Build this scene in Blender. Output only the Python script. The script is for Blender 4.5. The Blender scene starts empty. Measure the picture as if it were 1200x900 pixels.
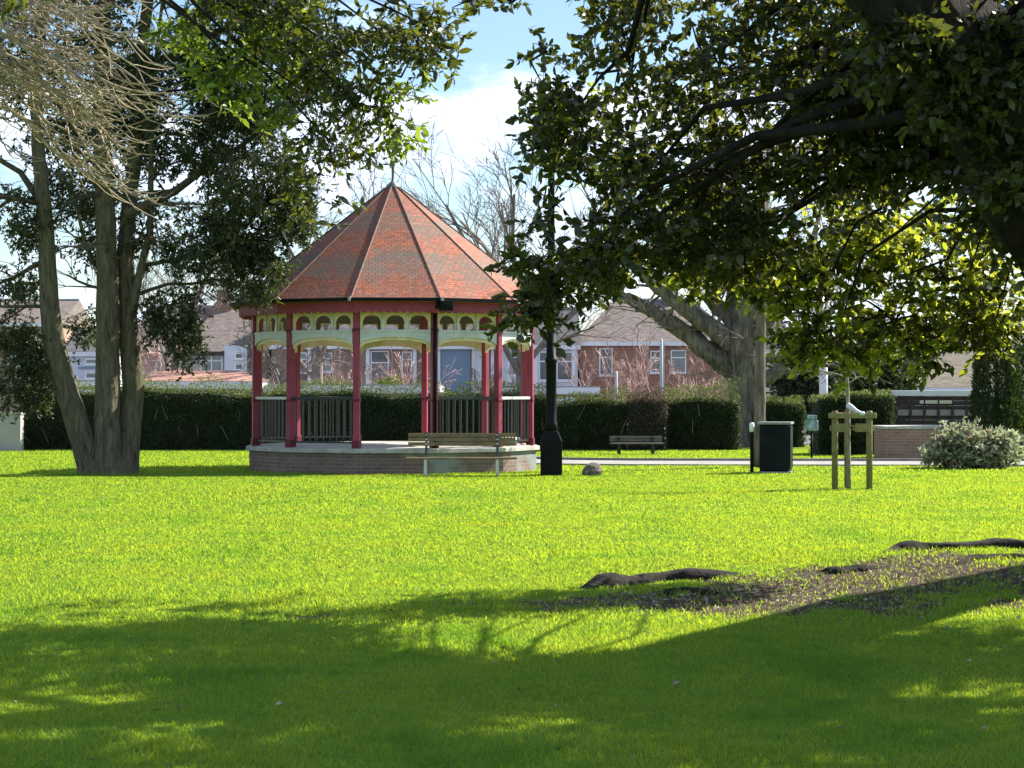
import bpy, math, random
import numpy as np
from mathutils import Vector, Matrix

SC = bpy.context.scene
COL = SC.collection
R = math.radians
rng = np.random.default_rng(11)
random.seed(5)

# ------------------------------------------------------------------ camera measures
F = 2400.0
HOR = 460.0
EYE = 1.6

def P(u, v, Y):
    """point seen at column u, row v of the 1200x900 photograph when it stands Y metres off"""
    return ((u - 600.0) / F * Y, Y, EYE + (HOR - v) / F * Y)

# ------------------------------------------------------------------ noise
_perm = rng.permutation(4096)

def _h(ix, iy, iz):
    a = _perm[(ix & 4095)]
    b = _perm[((a + iy) & 4095)]
    return _perm[((b + iz) & 4095)] / 4096.0

def vnoise(p, f=1.0, seed=0):
    q = np.asarray(p, float) * f + seed * 17.37 + 500.0
    i = np.floor(q).astype(np.int64)
    t = q - i
    t = t * t * (3 - 2 * t)
    r = 0
    for dx in (0, 1):
        for dy in (0, 1):
            for dz in (0, 1):
                w = (t[..., 0] if dx else 1 - t[..., 0]) * (t[..., 1] if dy else 1 - t[..., 1]) * (t[..., 2] if dz else 1 - t[..., 2])
                r = r + w * _h(i[..., 0] + dx, i[..., 1] + dy, i[..., 2] + dz)
    return r

def fbm(p, f=1.0, o=3, seed=0):
    s = 0; a = 1; n = 0
    for k in range(o):
        s = s + a * vnoise(p, f * 2 ** k, seed + k); n += a; a *= .5
    return s / n

def xy3(x, y):
    x = np.asarray(x, float); y = np.asarray(y, float)
    return np.stack([x, y, np.zeros_like(x)], -1)

# ------------------------------------------------------------------ ground form
def height(x, y):
    x = np.asarray(x, float); y = np.asarray(y, float)
    z = 0.13 * np.exp(-((y - 34.0) / 3.2) ** 2) / (1 + np.exp((x + 0.2) / 0.9))
    z = z + 0.24 * np.exp(-((y - 18.3) / np.where(y > 18.3, 1.6, 3.2)) ** 2) * (1 / (1 + np.exp(-(x - 2.0) / 0.8)))
    near = 1 / (1 + np.exp((y - 45) / 3))
    z = z + near * 0.05 * (fbm(xy3(x, y), 0.45, 2, 3) - .5)
    z = z + near * 0.02 * (fbm(xy3(x, y), 2.2, 2, 4) - .5)
    return z

def H(x, y):
    return float(height(np.array(x), np.array(y)))

def soil_amount(x, y):
    x = np.asarray(x, float); y = np.asarray(y, float)
    yc = 15.5 + np.clip(x - 1.5, 0, 9) * 0.38
    w = np.clip(0.8 + x * 0.6, .45, 2.9)
    s = np.exp(-((y - yc) / w) ** 2) * (1 / (1 + np.exp(-(x + 0.3) / 0.35)))
    s = s + 0.8 * np.exp(-((x + 1.35) / .33) ** 2 - ((y - 14.7) / .30) ** 2)
    s = s + 0.55 * np.exp(-((x + 2.85) / .35) ** 2 - ((y - 11.35) / .16) ** 2)  # small hollow, its thin shadow put in as a dark soil patch
    n = fbm(xy3(x * 1.0, y * .55), 2.1, 3, 9)
    n2 = fbm(xy3(x, y * .8), 7.0, 2, 19)
    return np.clip((s * 1.0 + (n - .5) * 1.5 + (n2 - .5) * .7 - .50) * 2.4, 0, 1) * (s > .08)

# ------------------------------------------------------------------ materials
MATS = {}

def new_mat(name):
    m = bpy.data.materials.new(name); m.use_nodes = True
    nt = m.node_tree; nt.nodes.clear()
    return m, nt

def N(nt, typ, **kw):
    n = nt.nodes.new(typ)
    for k, v in kw.items():
        if k.startswith('i_'):
            n.inputs[k[2:].replace('_', ' ')].default_value = v
        else:
            setattr(n, k, v)
    return n

def ramp(nt, fac, stops):
    r = nt.nodes.new('ShaderNodeValToRGB')
    e = r.color_ramp.elements
    while len(e) < len(stops):
        e.new(0.5)
    for el, (p, c) in zip(e, stops):
        el.position = p; el.color = (*c, 1)
    nt.links.new(fac, r.inputs[0])
    return r.outputs[0]

def mixc(nt, fac, a, b, mode='MIX'):
    m = nt.nodes.new('ShaderNodeMix'); m.data_type = 'RGBA'; m.blend_type = mode
    if isinstance(fac, (int, float)): m.inputs[0].default_value = fac
    else: nt.links.new(fac, m.inputs[0])
    for i, s in ((6, a), (7, b)):
        if isinstance(s, tuple): m.inputs[i].default_value = (*s, 1)
        else: nt.links.new(s, m.inputs[i])
    return m.outputs[2]

def noise(nt, scale, detail=4, rough=.55, coord='Object', vec=None, stretch=None, dist=0):
    n = N(nt, 'ShaderNodeTexNoise'); n.inputs['Scale'].default_value = scale
    n.inputs['Detail'].default_value = detail; n.inputs['Roughness'].default_value = rough
    n.inputs['Distortion'].default_value = dist
    if vec is None:
        vec = N(nt, 'ShaderNodeTexCoord').outputs[coord]
    if stretch:
        mp = N(nt, 'ShaderNodeMapping'); mp.inputs['Scale'].default_value = stretch
        nt.links.new(vec, mp.inputs[0]); vec = mp.outputs[0]
    nt.links.new(vec, n.inputs['Vector'])
    return n.outputs['Fac']

def finish(nt, color, rough=.7, bump=None, bstr=.4, bdist=.02, metallic=0, spec=.5, extra=None):
    b = N(nt, 'ShaderNodeBsdfPrincipled')
    if isinstance(color, tuple): b.inputs['Base Color'].default_value = (*color, 1)
    else: nt.links.new(color, b.inputs['Base Color'])
    if isinstance(rough, (int, float)): b.inputs['Roughness'].default_value = rough
    else: nt.links.new(rough, b.inputs['Roughness'])
    b.inputs['Metallic'].default_value = metallic
    b.inputs['Specular IOR Level'].default_value = spec
    if bump is not None:
        bp = N(nt, 'ShaderNodeBump'); bp.inputs['Strength'].default_value = bstr; bp.inputs['Distance'].default_value = bdist
        nt.links.new(bump, bp.inputs['Height']); nt.links.new(bp.outputs[0], b.inputs['Normal'])
    o = N(nt, 'ShaderNodeOutputMaterial'); nt.links.new(b.outputs[0], o.inputs[0])
    return b

def paint(name, c, var=.25, rough=.5, scale=3, dirt=None, metallic=0, bstr=.25, spec=.5):
    if name in MATS: return MATS[name]
    m, nt = new_mat(name)
    f = noise(nt, scale, 6, .6)
    lo = tuple(x * (1 - var) for x in c); hi = tuple(min(1, x * (1 + var)) for x in c)
    col = ramp(nt, f, [(.3, lo), (.7, hi)])
    f2 = noise(nt, scale * 9, 4, .6)
    if dirt:
        g = noise(nt, scale * .9, 5, .65, dist=.4)
        k = ramp(nt, g, [(.5, (0, 0, 0)), (.68, (1, 1, 1))])
        col = mixc(nt, k, col, dirt)
    finish(nt, col, rough, f2, bstr, .01, metallic, spec)
    MATS[name] = m
    return m

def bark(name, lo, hi, scale=6, bstr=.9, bdist=.05, vs=.18, moss=None):
    if name in MATS: return MATS[name]
    m, nt = new_mat(name)
    f = noise(nt, scale, 8, .65, stretch=(1, 1, vs), dist=.6)
    col = ramp(nt, f, [(.3, lo), (.62, hi)])
    g = noise(nt, 1.4, 4, .6)
    col = mixc(nt, ramp(nt, g, [(.45, (0, 0, 0)), (.7, (.6, .6, .6))]), col, moss or tuple(x * .6 for x in lo))
    finish(nt, col, .9, f, bstr, bdist, 0, .2)
    MATS[name] = m
    return m

def leafmat(name, dark, light, tcol, tfac=.45, rough=.45, spec=.35):
    if name in MATS: return MATS[name]
    m, nt = new_mat(name)
    g = N(nt, 'ShaderNodeNewGeometry')
    rnd = g.outputs['Random Per Island']
    col = ramp(nt, rnd, [(0, dark), (.7, tuple((a + b) / 2 for a, b in zip(dark, light))), (1, light)])
    b = N(nt, 'ShaderNodeBsdfPrincipled'); nt.links.new(col, b.inputs['Base Color'])
    b.inputs['Roughness'].default_value = rough; b.inputs['Specular IOR Level'].default_value = spec
    t = N(nt, 'ShaderNodeBsdfTranslucent')
    tc = ramp(nt, rnd, [(0, tuple(x * (.78 if name == 'grass_blade' else .6) for x in tcol)), (1, tcol)])
    nt.links.new(tc, t.inputs[0])
    mx = N(nt, 'ShaderNodeMixShader'); mx.inputs[0].default_value = tfac
    nt.links.new(b.outputs[0], mx.inputs[1]); nt.links.new(t.outputs[0], mx.inputs[2])
    o = N(nt, 'ShaderNodeOutputMaterial'); nt.links.new(mx.outputs[0], o.inputs[0])
    MATS[name] = m
    return m

def brickmat(name, c1, c2, mortar, bw=.225, bh=.075, ms=.01, stain=None, var=.5):
    if name in MATS: return MATS[name]
    m, nt = new_mat(name)
    uv = N(nt, 'ShaderNodeTexCoord').outputs['UV']
    b = N(nt, 'ShaderNodeTexBrick'); nt.links.new(uv, b.inputs['Vector'])
    b.inputs['Color1'].default_value = (*c1, 1); b.inputs['Color2'].default_value = (*c2, 1)
    b.inputs['Mortar'].default_value = (*mortar, 1); b.inputs['Scale'].default_value = 1
    b.inputs['Brick Width'].default_value = bw; b.inputs['Row Height'].default_value = bh
    b.inputs['Mortar Size'].default_value = ms; b.inputs['Bias'].default_value = 0
    f = noise(nt, 2.2, 6, .65)
    col = mixc(nt, ramp(nt, f, [(.35, (0, 0, 0)), (.75, (var, var, var))]), b.outputs[0], tuple(x * .45 for x in c1))
    if stain:
        g = noise(nt, .9, 3, .5)
        col = mixc(nt, ramp(nt, g, [(.55, (0, 0, 0)), (.66, (.75, .75, .75))]), col, stain)
    finish(nt, col, .85, b.outputs[1], -.4, .01, 0, .2)
    MATS[name] = m
    return m

def tilemat(name, a, b_, c, band=False, bw=.18, bh=.11, bands=None):
    """clay tiles in courses; band=True lays broad courses of grey tiles among the red"""
    m, nt = new_mat(name)
    uv = N(nt, 'ShaderNodeTexCoord').outputs['UV']
    b = N(nt, 'ShaderNodeTexBrick'); nt.links.new(uv, b.inputs['Vector'])
    b.inputs['Scale'].default_value = 1
    b.inputs['Color1'].default_value = (.86, .86, .86, 1); b.inputs['Color2'].default_value = (1.14, 1.14, 1.14, 1)
    b.inputs['Mortar'].default_value = (.6, .6, .6, 1)
    b.inputs['Brick Width'].default_value = bw; b.inputs['Row Height'].default_value = bh; b.inputs['Mortar Size'].default_value = .009
    f = noise(nt, 3.5, 8, .72, stretch=(1, 1, 2.2))
    if band:
        sep = N(nt, 'ShaderNodeSeparateXYZ'); nt.links.new(N(nt, 'ShaderNodeTexCoord').outputs['Object'], sep.inputs[0])
        n1 = noise(nt, 1.1, 5, .7)
        ma = N(nt, 'ShaderNodeMath', operation='MULTIPLY_ADD'); nt.links.new(n1, ma.inputs[0]); ma.inputs[1].default_value = 1.3
        nt.links.new(sep.outputs[2], ma.inputs[2])
        mr = N(nt, 'ShaderNodeMapRange'); mr.inputs[1].default_value = 3.39 + .65; mr.inputs[2].default_value = 5.9 + .65
        nt.links.new(ma.outputs[0], mr.inputs[0])
        z0, z1 = (0, 0, 0), (1, 1, 1)
        k = ramp(nt, mr.outputs[0], [(0, (.15,) * 3), (.16, (.1,) * 3), (.25, (.9,) * 3), (.36, (.95,) * 3), (.43, (.08,) * 3), (.56, (.1,) * 3), (.63, (.95,) * 3), (.74, (.9,) * 3), (.8, (.2,) * 3), (1, (.35,) * 3)])
        k2 = mixc(nt, .5, k, ramp(nt, f, [(.4, z0), (.6, z1)]))
        g = noise(nt, 11, 3, .6)
        red = mixc(nt, ramp(nt, g, [(.38, z0), (.62, z1)]), a, b_)
        col = mixc(nt, k2, red, c)
    else:
        col = ramp(nt, f, [(.3, a), (.5, b_), (.72, c)])
    col = mixc(nt, 1.0, col, b.outputs[0], 'MULTIPLY')
    ly = noise(nt, 9, 6, .7)
    col = mixc(nt, ramp(nt, ly, [(.6, (0, 0, 0)), (.72, (.55, .55, .55))]), col, (.28, .27, .22))
    finish(nt, col, .8, b.outputs[1], -.6, .02, 0, .25)
    return m

# the grass blades and the turf sheet
def lawn_material():
    m, nt = new_mat('turf')
    at = N(nt, 'ShaderNodeAttribute', attribute_name='soil')
    f1 = noise(nt, .55, 5, .6, stretch=(1, 1, 1))
    f2 = noise(nt, 14, 6, .75, stretch=(1, .55, 1))
    f3 = noise(nt, 60, 4, .75, stretch=(1, .6, 1))
    g = ramp(nt, f2, [(.25, (.07, .14, .015)), (.5, (.13, .22, .02)), (.75, (.20, .29, .03))])
    g2 = ramp(nt, f3, [(.3, (.09, .17, .015)), (.7, (.2, .29, .025))])
    g = mixc(nt, .45, g, g2)
    g = mixc(nt, ramp(nt, f1, [(.35, (0, 0, 0)), (.65, (.5, .5, .5))]), g, (.19, .25, .012))
    s1 = noise(nt, 22, 8, .75)
    soil = ramp(nt, s1, [(.3, (.022, .016, .012)), (.48, (.075, .055, .042)), (.62, (.16, .12, .095)), (.8, (.34, .27, .23))])
    k = ramp(nt, at.outputs['Fac'], [(.35, (0, 0, 0)), (.6, (1, 1, 1))])
    col = mixc(nt, k, g, soil)
    finish(nt, col, .95, f3, .8, .03, 0, .05)
    return m

M_TURF = lawn_material()
M_BLADE = leafmat('grass_blade', (.028, .135, .05), (.065, .21, .07), (.70, .82, .04), .48, .7, .06)
def patchy_blades():
    nt = M_BLADE.node_tree
    tr = [n for n in nt.nodes if n.type == 'BSDF_TRANSLUCENT'][0]; pr = [n for n in nt.nodes if n.type == 'BSDF_PRINCIPLED'][0]
    f = noise(nt, .9, 5, .65, stretch=(1, .7, 1)); g = noise(nt, 5, 4, .6)
    k = ramp(nt, f, [(.34, (.56, .76, .7)), (.48, (.92, .97, 1)), (.62, (1.0, .96, .9))])
    k2 = ramp(nt, g, [(.35, (.85, .9, .85)), (.65, (1, 1, 1))])
    k = mixc(nt, 1.0, k, k2, 'MULTIPLY')
    for node, sock in ((tr, 'Color'), (pr, 'Base Color')):
        src = node.inputs[sock].links[0].from_socket
        nt.links.new(mixc(nt, 1.0, src, k, 'MULTIPLY'), node.inputs[sock])
patchy_blades()
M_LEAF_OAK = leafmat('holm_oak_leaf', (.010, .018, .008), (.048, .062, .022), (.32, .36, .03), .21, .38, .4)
M_LEAF_LAUREL = leafmat('sunlit_laurel_leaf', (.04, .07, .012), (.13, .19, .03), (.40, .52, .04), .4, .42, .4)  # sunlit sprays, the sunshine is put into the leaf colour
M_LEAF_YEW = leafmat('dark_evergreen_leaf', (.012, .024, .011), (.07, .09, .034), (.15, .20, .03), .25, .5, .4)
M_LEAF_BRIGHT = leafmat('sunlit_oak_leaf', (.06, .10, .012), (.22, .28, .03), (.60, .66, .05), .5, .42, .5)  # oak leaves with sunlight put into the colour
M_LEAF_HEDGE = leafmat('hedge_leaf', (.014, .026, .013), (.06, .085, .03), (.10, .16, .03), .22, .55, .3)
M_LEAF_HEDGE2 = leafmat('sunlit_top_and_shrub_leaf', (.05, .075, .02), (.22, .25, .08), (.25, .32, .06), .3, .55, .3)  # sunlight on hedge tops put into the colour; own colour on the yellow shrub
M_LEAF_BEECH = leafmat('brown_beech_leaf', (.04, .038, .03), (.17, .15, .115), (.24, .17, .10), .3, .7, .2)
M_LEAF_PALE = leafmat('variegated_leaf', (.03, .05, .02), (.74, .72, .50), (.5, .55, .3), .3, .5, .3)
M_LEAF_PINK = leafmat('pink_blossom', (.35, .12, .12), (.75, .45, .42), (.6, .3, .28), .3, .6, .2)
M_LITTER = leafmat('dead_leaf', (.06, .04, .03), (.55, .44, .38), (.35, .24, .17), .15, .8, .2)
M_BARK_OAK = bark('oak_bark', (.006, .005, .005), (.028, .024, .02), 9, 1, .05)
M_ROOT = bark('root_bark', (.007, .006, .005), (.035, .028, .022), 12, 1, .03, 1)
M_BARK_LEFT = bark('multi_stem_bark', (.026, .021, .014), (.17, .14, .10), 15, 1, .05, moss=(.10, .11, .05))
M_BARK_FAR = bark('far_tree_bark', (.04, .034, .028), (.29, .245, .20), 10, 1, .08, vs=.14)
M_TWIG = bark('tan_twig', (.15, .12, .085), (.44, .37, .27), 10, .3, .01, 1)
M_TWIG_GREY = bark('grey_twig', (.12, .10, .09), (.26, .22, .2), 10, .3, .01, 1)
M_TWIG_PINK = bark('pinkish_twig', (.32, .20, .17), (.66, .48, .42), 10, .3, .01, 1)
M_SAPBARK = bark('sapling_bark', (.14, .12, .09), (.34, .30, .24), 14, .5, .01, .4)

M_RED = paint('maroon_paint', (.29, .05, .085), .18, .5, spec=.2)
M_DKRED = paint('dark_maroon_paint', (.15, .022, .034), .2, .5, spec=.2)
M_GREEN = paint('pale_green_paint', (.54, .54, .56), .12, .5, dirt=(.44, .44, .45))
M_YEL = paint('yellow_paint', (.72, .58, .40), .15, .45, dirt=(.48, .43, .15))
M_BLACK = paint('black_gloss_paint', (.006, .007, .008), .3, .6, spec=.12)
M_BLKRAIL = paint('black_rail_paint', (.012, .014, .014), .3, .4)
M_INNER_SHADE = paint('inner_shade_brown', (.12, .10, .085), .2, .7)  # dark tone stands in for shade inside the bandstand
M_PALERAIL = paint('pale_rail_finish', (.62, .6, .56), .1, .5)
M_CONC = paint('concrete_edge', (.40, .385, .35), .3, .85, 4, dirt=(.25, .24, .21))
M_DECK = paint('concrete_deck', (.50, .47, .40), .2, .8, 3, dirt=(.38, .35, .3))
M_PATH = paint('pale_concrete_path', (.27, .255, .24), .2, .9, 1.5, dirt=(.20, .19, .17))
M_KERB = paint('kerb_stone', (.20, .19, .18), .3, .9, 4)
M_PLINTH = brickmat('plinth_brick', (.25, .15, .115), (.16, .12, .105), (.24, .22, .2), stain=(.24, .29, .30), var=.6)
M_LEAD = paint('lead_sheet', (.16, .16, .16), .2, .5)
M_WOOD = paint('weathered_bench_wood', (.17, .125, .06), .3, .65, 7)
M_WOOD2 = paint('grey_bench_wood', (.13, .115, .09), .3, .7, 6)
M_STAKE = paint('mossy_stake_timber', (.20, .165, .07), .35, .8, 8, dirt=(.13, .14, .05))
M_STEEL = paint('galvanised_leg', (.55, .55, .53), .15, .4, metallic=.4)
M_BIN = paint('dark_green_bin', (.006, .011, .010), .35, .6, spec=.12)
M_BINTRIM = paint('bin_trim', (.22, .23, .22), .2, .4)
M_WHITE = paint('white_upvc', (.76, .75, .80), .06, .45, 2)
M_WHITEWALL = paint('white_render', (.62, .62, .70), .08, .8, 1.2, dirt=(.5, .52, .55))
M_CREAM = paint('cream_render', (.62, .58, .50), .08, .8, 1.2)
M_GREYWALL = paint('grey_render', (.35, .34, .33), .12, .85, 1.2)
M_BLUE = paint('blue_grey_door', (.19, .27, .38), .1, .5, 1.5)
M_BRICK = brickmat('orange_red_brick', (.40, .16, .10), (.30, .12, .08), (.36, .30, .26), var=.35)
M_BRICK2 = brickmat('pinkish_brick', (.33, .20, .16), (.26, .15, .12), (.33, .29, .26), var=.35)
M_BRICKLOW = brickmat('planter_brick', (.36, .19, .15), (.28, .14, .11), (.3, .26, .23), var=.4)
M_TILE_BAND = tilemat('banded_clay_tile', (.44, .125, .06), (.24, .075, .05), (.15, .13, .11), True, bw=.13, bh=.075)
M_TILE_BROWN = tilemat('brown_roof_tile', (.10, .078, .072), (.16, .13, .12), (.24, .20, .185), bw=.3, bh=.25)
M_TILE_SLATE = tilemat('slate_roof_tile', (.055, .055, .062), (.085, .083, .09), (.13, .125, .13), bw=.3, bh=.25)
M_TILE_TERRA = tilemat('terracotta_roof_tile', (.20, .10, .075), (.36, .19, .14), (.50, .33, .27), bw=.3, bh=.25)
M_TILE_OLIVE = tilemat('olive_roof_tile', (.10, .085, .06), (.16, .135, .10), (.22, .19, .15), bw=.3, bh=.25)
M_FENCE = paint('plum_brown_fence', (.055, .04, .042), .3, .7, 4)
M_FENCE2 = paint('faded_fence_panel', (.30, .26, .26), .2, .7, 4)
M_STRAP = paint('grey_rubber_strap', (.55, .56, .6), .1, .6)
M_ROCK = paint('dark_stone', (.11, .09, .07), .5, .9, 14, dirt=(.25, .23, .18), bstr=1)
M_TEAL = paint('pale_turquoise_enamel', (.13, .22, .22), .3, .4, 5, dirt=(.6, .62, .62))
M_POLE = paint('grey_pole_paint', (.42, .42, .43), .1, .5)

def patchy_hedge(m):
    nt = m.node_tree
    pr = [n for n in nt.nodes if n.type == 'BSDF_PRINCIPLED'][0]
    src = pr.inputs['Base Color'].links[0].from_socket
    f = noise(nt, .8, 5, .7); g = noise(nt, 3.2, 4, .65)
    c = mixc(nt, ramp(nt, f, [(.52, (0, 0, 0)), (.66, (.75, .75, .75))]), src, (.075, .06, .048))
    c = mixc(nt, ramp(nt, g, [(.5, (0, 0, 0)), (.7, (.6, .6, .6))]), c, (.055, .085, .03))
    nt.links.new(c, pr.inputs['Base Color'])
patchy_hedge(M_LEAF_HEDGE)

def glass():
    m, nt = new_mat('window_glass')
    f = noise(nt, .8, 3)
    col = ramp(nt, f, [(.35, (.05, .06, .075)), (.7, (.20, .23, .26))])
    finish(nt, col, .12, None, spec=.8)
    return m
M_GLASS = glass()

# ------------------------------------------------------------------ mesh building
def link(o, parent=None):
    COL.objects.link(o)
    if parent is not None: o.parent = parent
    return o

def make_uv(me):
    n = len(me.polygons)
    if n == 0 or n > 60000: return
    uvl = me.uv_layers.new(name='UVMap')
    co = np.empty(len(me.vertices) * 3); me.vertices.foreach_get('co', co); co = co.reshape(-1, 3)
    li = np.empty(len(me.loops), int); me.loops.foreach_get('vertex_index', li)
    nn = np.empty(n * 3); me.polygons.foreach_get('normal', nn); nn = nn.reshape(-1, 3)
    lt = np.empty(n, int); me.polygons.foreach_get('loop_total', lt)
    nl = np.repeat(nn, lt, 0)
    ua = np.stack([-nl[:, 1], nl[:, 0], np.zeros(len(nl))], 1)
    le = np.linalg.norm(ua, axis=1)
    flat = le < .05
    ua[flat] = (1, 0, 0); le[flat] = 1
    ua /= le[:, None]
    va = np.cross(nl, ua)
    p = co[li]
    uv = np.stack([(p * ua).sum(1), (p * va).sum(1)], 1)
    uvl.data.foreach_set('uv', uv.ravel())

class MB:
    def __init__(s): s.v = []; s.f = []
    def box(s, a, b, M=None):
        i = len(s.v)
        x0, y0, z0 = a; x1, y1, z1 = b
        c = [(x0, y0, z0), (x1, y0, z0), (x1, y1, z0), (x0, y1, z0), (x0, y0, z1), (x1, y0, z1), (x1, y1, z1), (x0, y1, z1)]
        if M is not None: c = [tuple(M @ Vector(p)) for p in c]
        s.v += c
        s.f += [(i, i + 3, i + 2, i + 1), (i + 4, i + 5, i + 6, i + 7), (i, i + 1, i + 5, i + 4), (i + 1, i + 2, i + 6, i + 5), (i + 2, i + 3, i + 7, i + 6), (i + 3, i, i + 4, i + 7)]
        return s
    def prism(s, poly, z0, z1, M=None):
        """poly: list of (x, y) counter-clockwise"""
        i = len(s.v); n = len(poly)
        c = [(x, y, z0) for x, y in poly] + [(x, y, z1) for x, y in poly]
        if M is not None: c = [tuple(M @ Vector(p)) for p in c]
        s.v += c
        s.f.append(tuple(range(i + n - 1, i - 1, -1))); s.f.append(tuple(range(i + n, i + 2 * n)))
        for k in range(n):
            s.f.append((i + k, i + (k + 1) % n, i + n + (k + 1) % n, i + n + k))
        return s
    def lathe(s, prof, n=16, M=None, cap=True):
        i = len(s.v); c = []
        for r, z in prof:
            for k in range(n):
                a = 2 * math.pi * k / n
                c.append((r * math.cos(a), r * math.sin(a), z))
        if M is not None: c = [tuple(M @ Vector(p)) for p in c]
        s.v += c
        for j in range(len(prof) - 1):
            for k in range(n):
                a = i + j * n + k; b = i + j * n + (k + 1) % n
                s.f.append((a, b, b + n, a + n))
        if cap:
            s.f.append(tuple(range(i + n - 1, i - 1, -1)))
            e = i + (len(prof) - 1) * n
            s.f.append(tuple(range(e, e + n)))
        return s
    def tube(s, pts, rad, n=6, cap=True, flute=0, seed=0):
        pts = [Vector(p) for p in pts]
        if isinstance(rad, (int, float)): rad = [rad] * len(pts)
        i = len(s.v)
        ref = None
        for k, p in enumerate(pts):
            t = (pts[min(k + 1, len(pts) - 1)] - pts[max(k - 1, 0)])
            if t.length < 1e-9: t = Vector((0, 0, 1))
            t.normalize()
            if ref is None:
                ref = t.cross(Vector((0, 0, 1)) if abs(t.z) < .9 else Vector((1, 0, 0))).normalized()
            ref = (ref - t * ref.dot(t)).normalized()
            w = t.cross(ref)
            for q in range(n):
                a = 2 * math.pi * q / n
                r = rad[k]
                if flute:
                    r *= 1 + flute * (math.sin(3 * a + seed + k * .25) * .6 + math.sin(5 * a + 2 * seed - k * .4) * .5 + (random.random() - .5) * .5)
                s.v.append(tuple(p + ref * (r * math.cos(a)) + w * (r * math.sin(a))))
        for k in range(len(pts) - 1):
            for q in range(n):
                a = i + k * n + q; b = i + k * n + (q + 1) % n
                s.f.append((a, b, b + n, a + n))
        if cap:
            s.f.append(tuple(range(i + n - 1, i - 1, -1)))
            e = i + (len(pts) - 1) * n
            s.f.append(tuple(range(e, e + n)))
        return s
    def build(s, name, mat, parent=None, smooth=False, bevel=0, loc=None):
        me = bpy.data.meshes.new(name)
        me.from_pydata(s.v, [], s.f); me.update()
        make_uv(me)
        me.materials.append(mat)
        if smooth: me.polygons.foreach_set('use_smooth', [True] * len(me.polygons))
        o = bpy.data.objects.new(name, me)
        if bevel:
            b = o.modifiers.new('bevel', 'BEVEL'); b.width = bevel; b.segments = 2; b.limit_method = 'ANGLE'
        if loc is not None: o.location = loc
        return link(o, parent)

def np_mesh(name, verts, tris, mat, parent=None, attr=None):
    me = bpy.data.meshes.new(name)
    nv, nf = len(verts), len(tris)
    k = tris.shape[1]
    me.vertices.add(nv); me.vertices.foreach_set('co', np.asarray(verts, np.float32).ravel())
    me.loops.add(nf * k); me.loops.foreach_set('vertex_index', np.asarray(tris, np.int32).ravel())
    me.polygons.add(nf); me.polygons.foreach_set('loop_start', np.arange(0, nf * k, k, dtype=np.int32))
    me.update(calc_edges=True)
    me.materials.append(mat)
    o = bpy.data.objects.new(name, me)
    return link(o, parent)

def tag(o, label=None, cat=None, group=None, kind=None):
    if label: o['label'] = label
    if cat: o['category'] = cat
    if group: o['group'] = group
    if kind: o['kind'] = kind
    return o

def thing(name, label, cat, loc=(0, 0, 0), rz=0, group=None):
    o = bpy.data.objects.new(name, None); COL.objects.link(o)
    o.empty_display_size = .3
    o.location = loc; o.rotation_euler = (0, 0, rz)
    return tag(o, label, cat, group)

def norm(a): return a / np.maximum(np.linalg.norm(a, axis=-1, keepdims=True), 1e-9)

def oval_leaves(name, pos, d, L, W, mat, parent=None):
    n = len(pos)
    d = norm(d)
    s = norm(np.cross(d, rng.normal(size=(n, 3))))
    nn = np.cross(s, d)
    k = rng.uniform(.62, 1.3, n)
    L = (np.broadcast_to(L, n) * k)[:, None]; W = (np.broadcast_to(W, n) * k * rng.uniform(.8, 1.2, n))[:, None]
    cu = rng.uniform(-.05, .28, n)[:, None]
    def at(t, w, lift=0.): return pos + d * L * t + s * W * w - nn * L * cu * t * t + nn * W * lift
    V = np.stack([at(0, 0), at(.28, .40, .12), at(.62, .46, .12), at(1, 0), at(.62, -.46, .12), at(.28, -.40, .12)], 1).reshape(-1, 3)
    b = np.arange(n)[:, None] * 6
    T = np.concatenate([b + np.array(t) for t in ((0, 1, 5), (1, 2, 5), (2, 4, 5), (2, 3, 4))], 1).reshape(-1, 3)
    return np_mesh(name, V, T, mat, parent)

def leaves(name, pos, d, L, W, mat, parent=None, fold=.25, fat=.45):
    n = len(pos)
    d = norm(d)
    s = norm(np.cross(d, rng.normal(size=(n, 3))))
    nn = np.cross(s, d)
    L = np.broadcast_to(L, n)[:, None]; W = np.broadcast_to(W, n)[:, None]
    v0 = pos
    v1 = pos + d * L * fat + s * W * .5 + nn * W * fold
    v2 = pos + d * L - nn * L * .12
    v3 = pos + d * L * fat - s * W * .5 + nn * W * fold
    V = np.stack([v0, v1, v2, v3], 1).reshape(-1, 3)
    b = np.arange(n)[:, None] * 4
    T = np.concatenate([b + np.array([0, 1, 2]), b + np.array([0, 2, 3])], 1).reshape(-1, 3)
    return np_mesh(name, V, T, mat, parent)

def thin_prisms(name, a, b, r, mat, parent=None):
    """three-sided twigs from a to b"""
    n = len(a)
    d = norm(b - a); s = norm(np.cross(d, rng.normal(size=(n, 3)))); w = np.cross(d, s)
    V = []
    for base, rr in ((a, r), (b, r * .5)):
        for k in range(3):
            an = 2 * math.pi * k / 3
            V.append(base + s * (rr * math.cos(an)) + w * (rr * math.sin(an)))
    V = np.stack(V, 1).reshape(-1, 3)
    i = np.arange(n)[:, None] * 6
    Q = np.concatenate([i + np.array([k, (k + 1) % 3, 3 + (k + 1) % 3, 3 + k]) for k in range(3)], 1).reshape(-1, 4)
    return np_mesh(name, V, Q, mat, parent)

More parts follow.
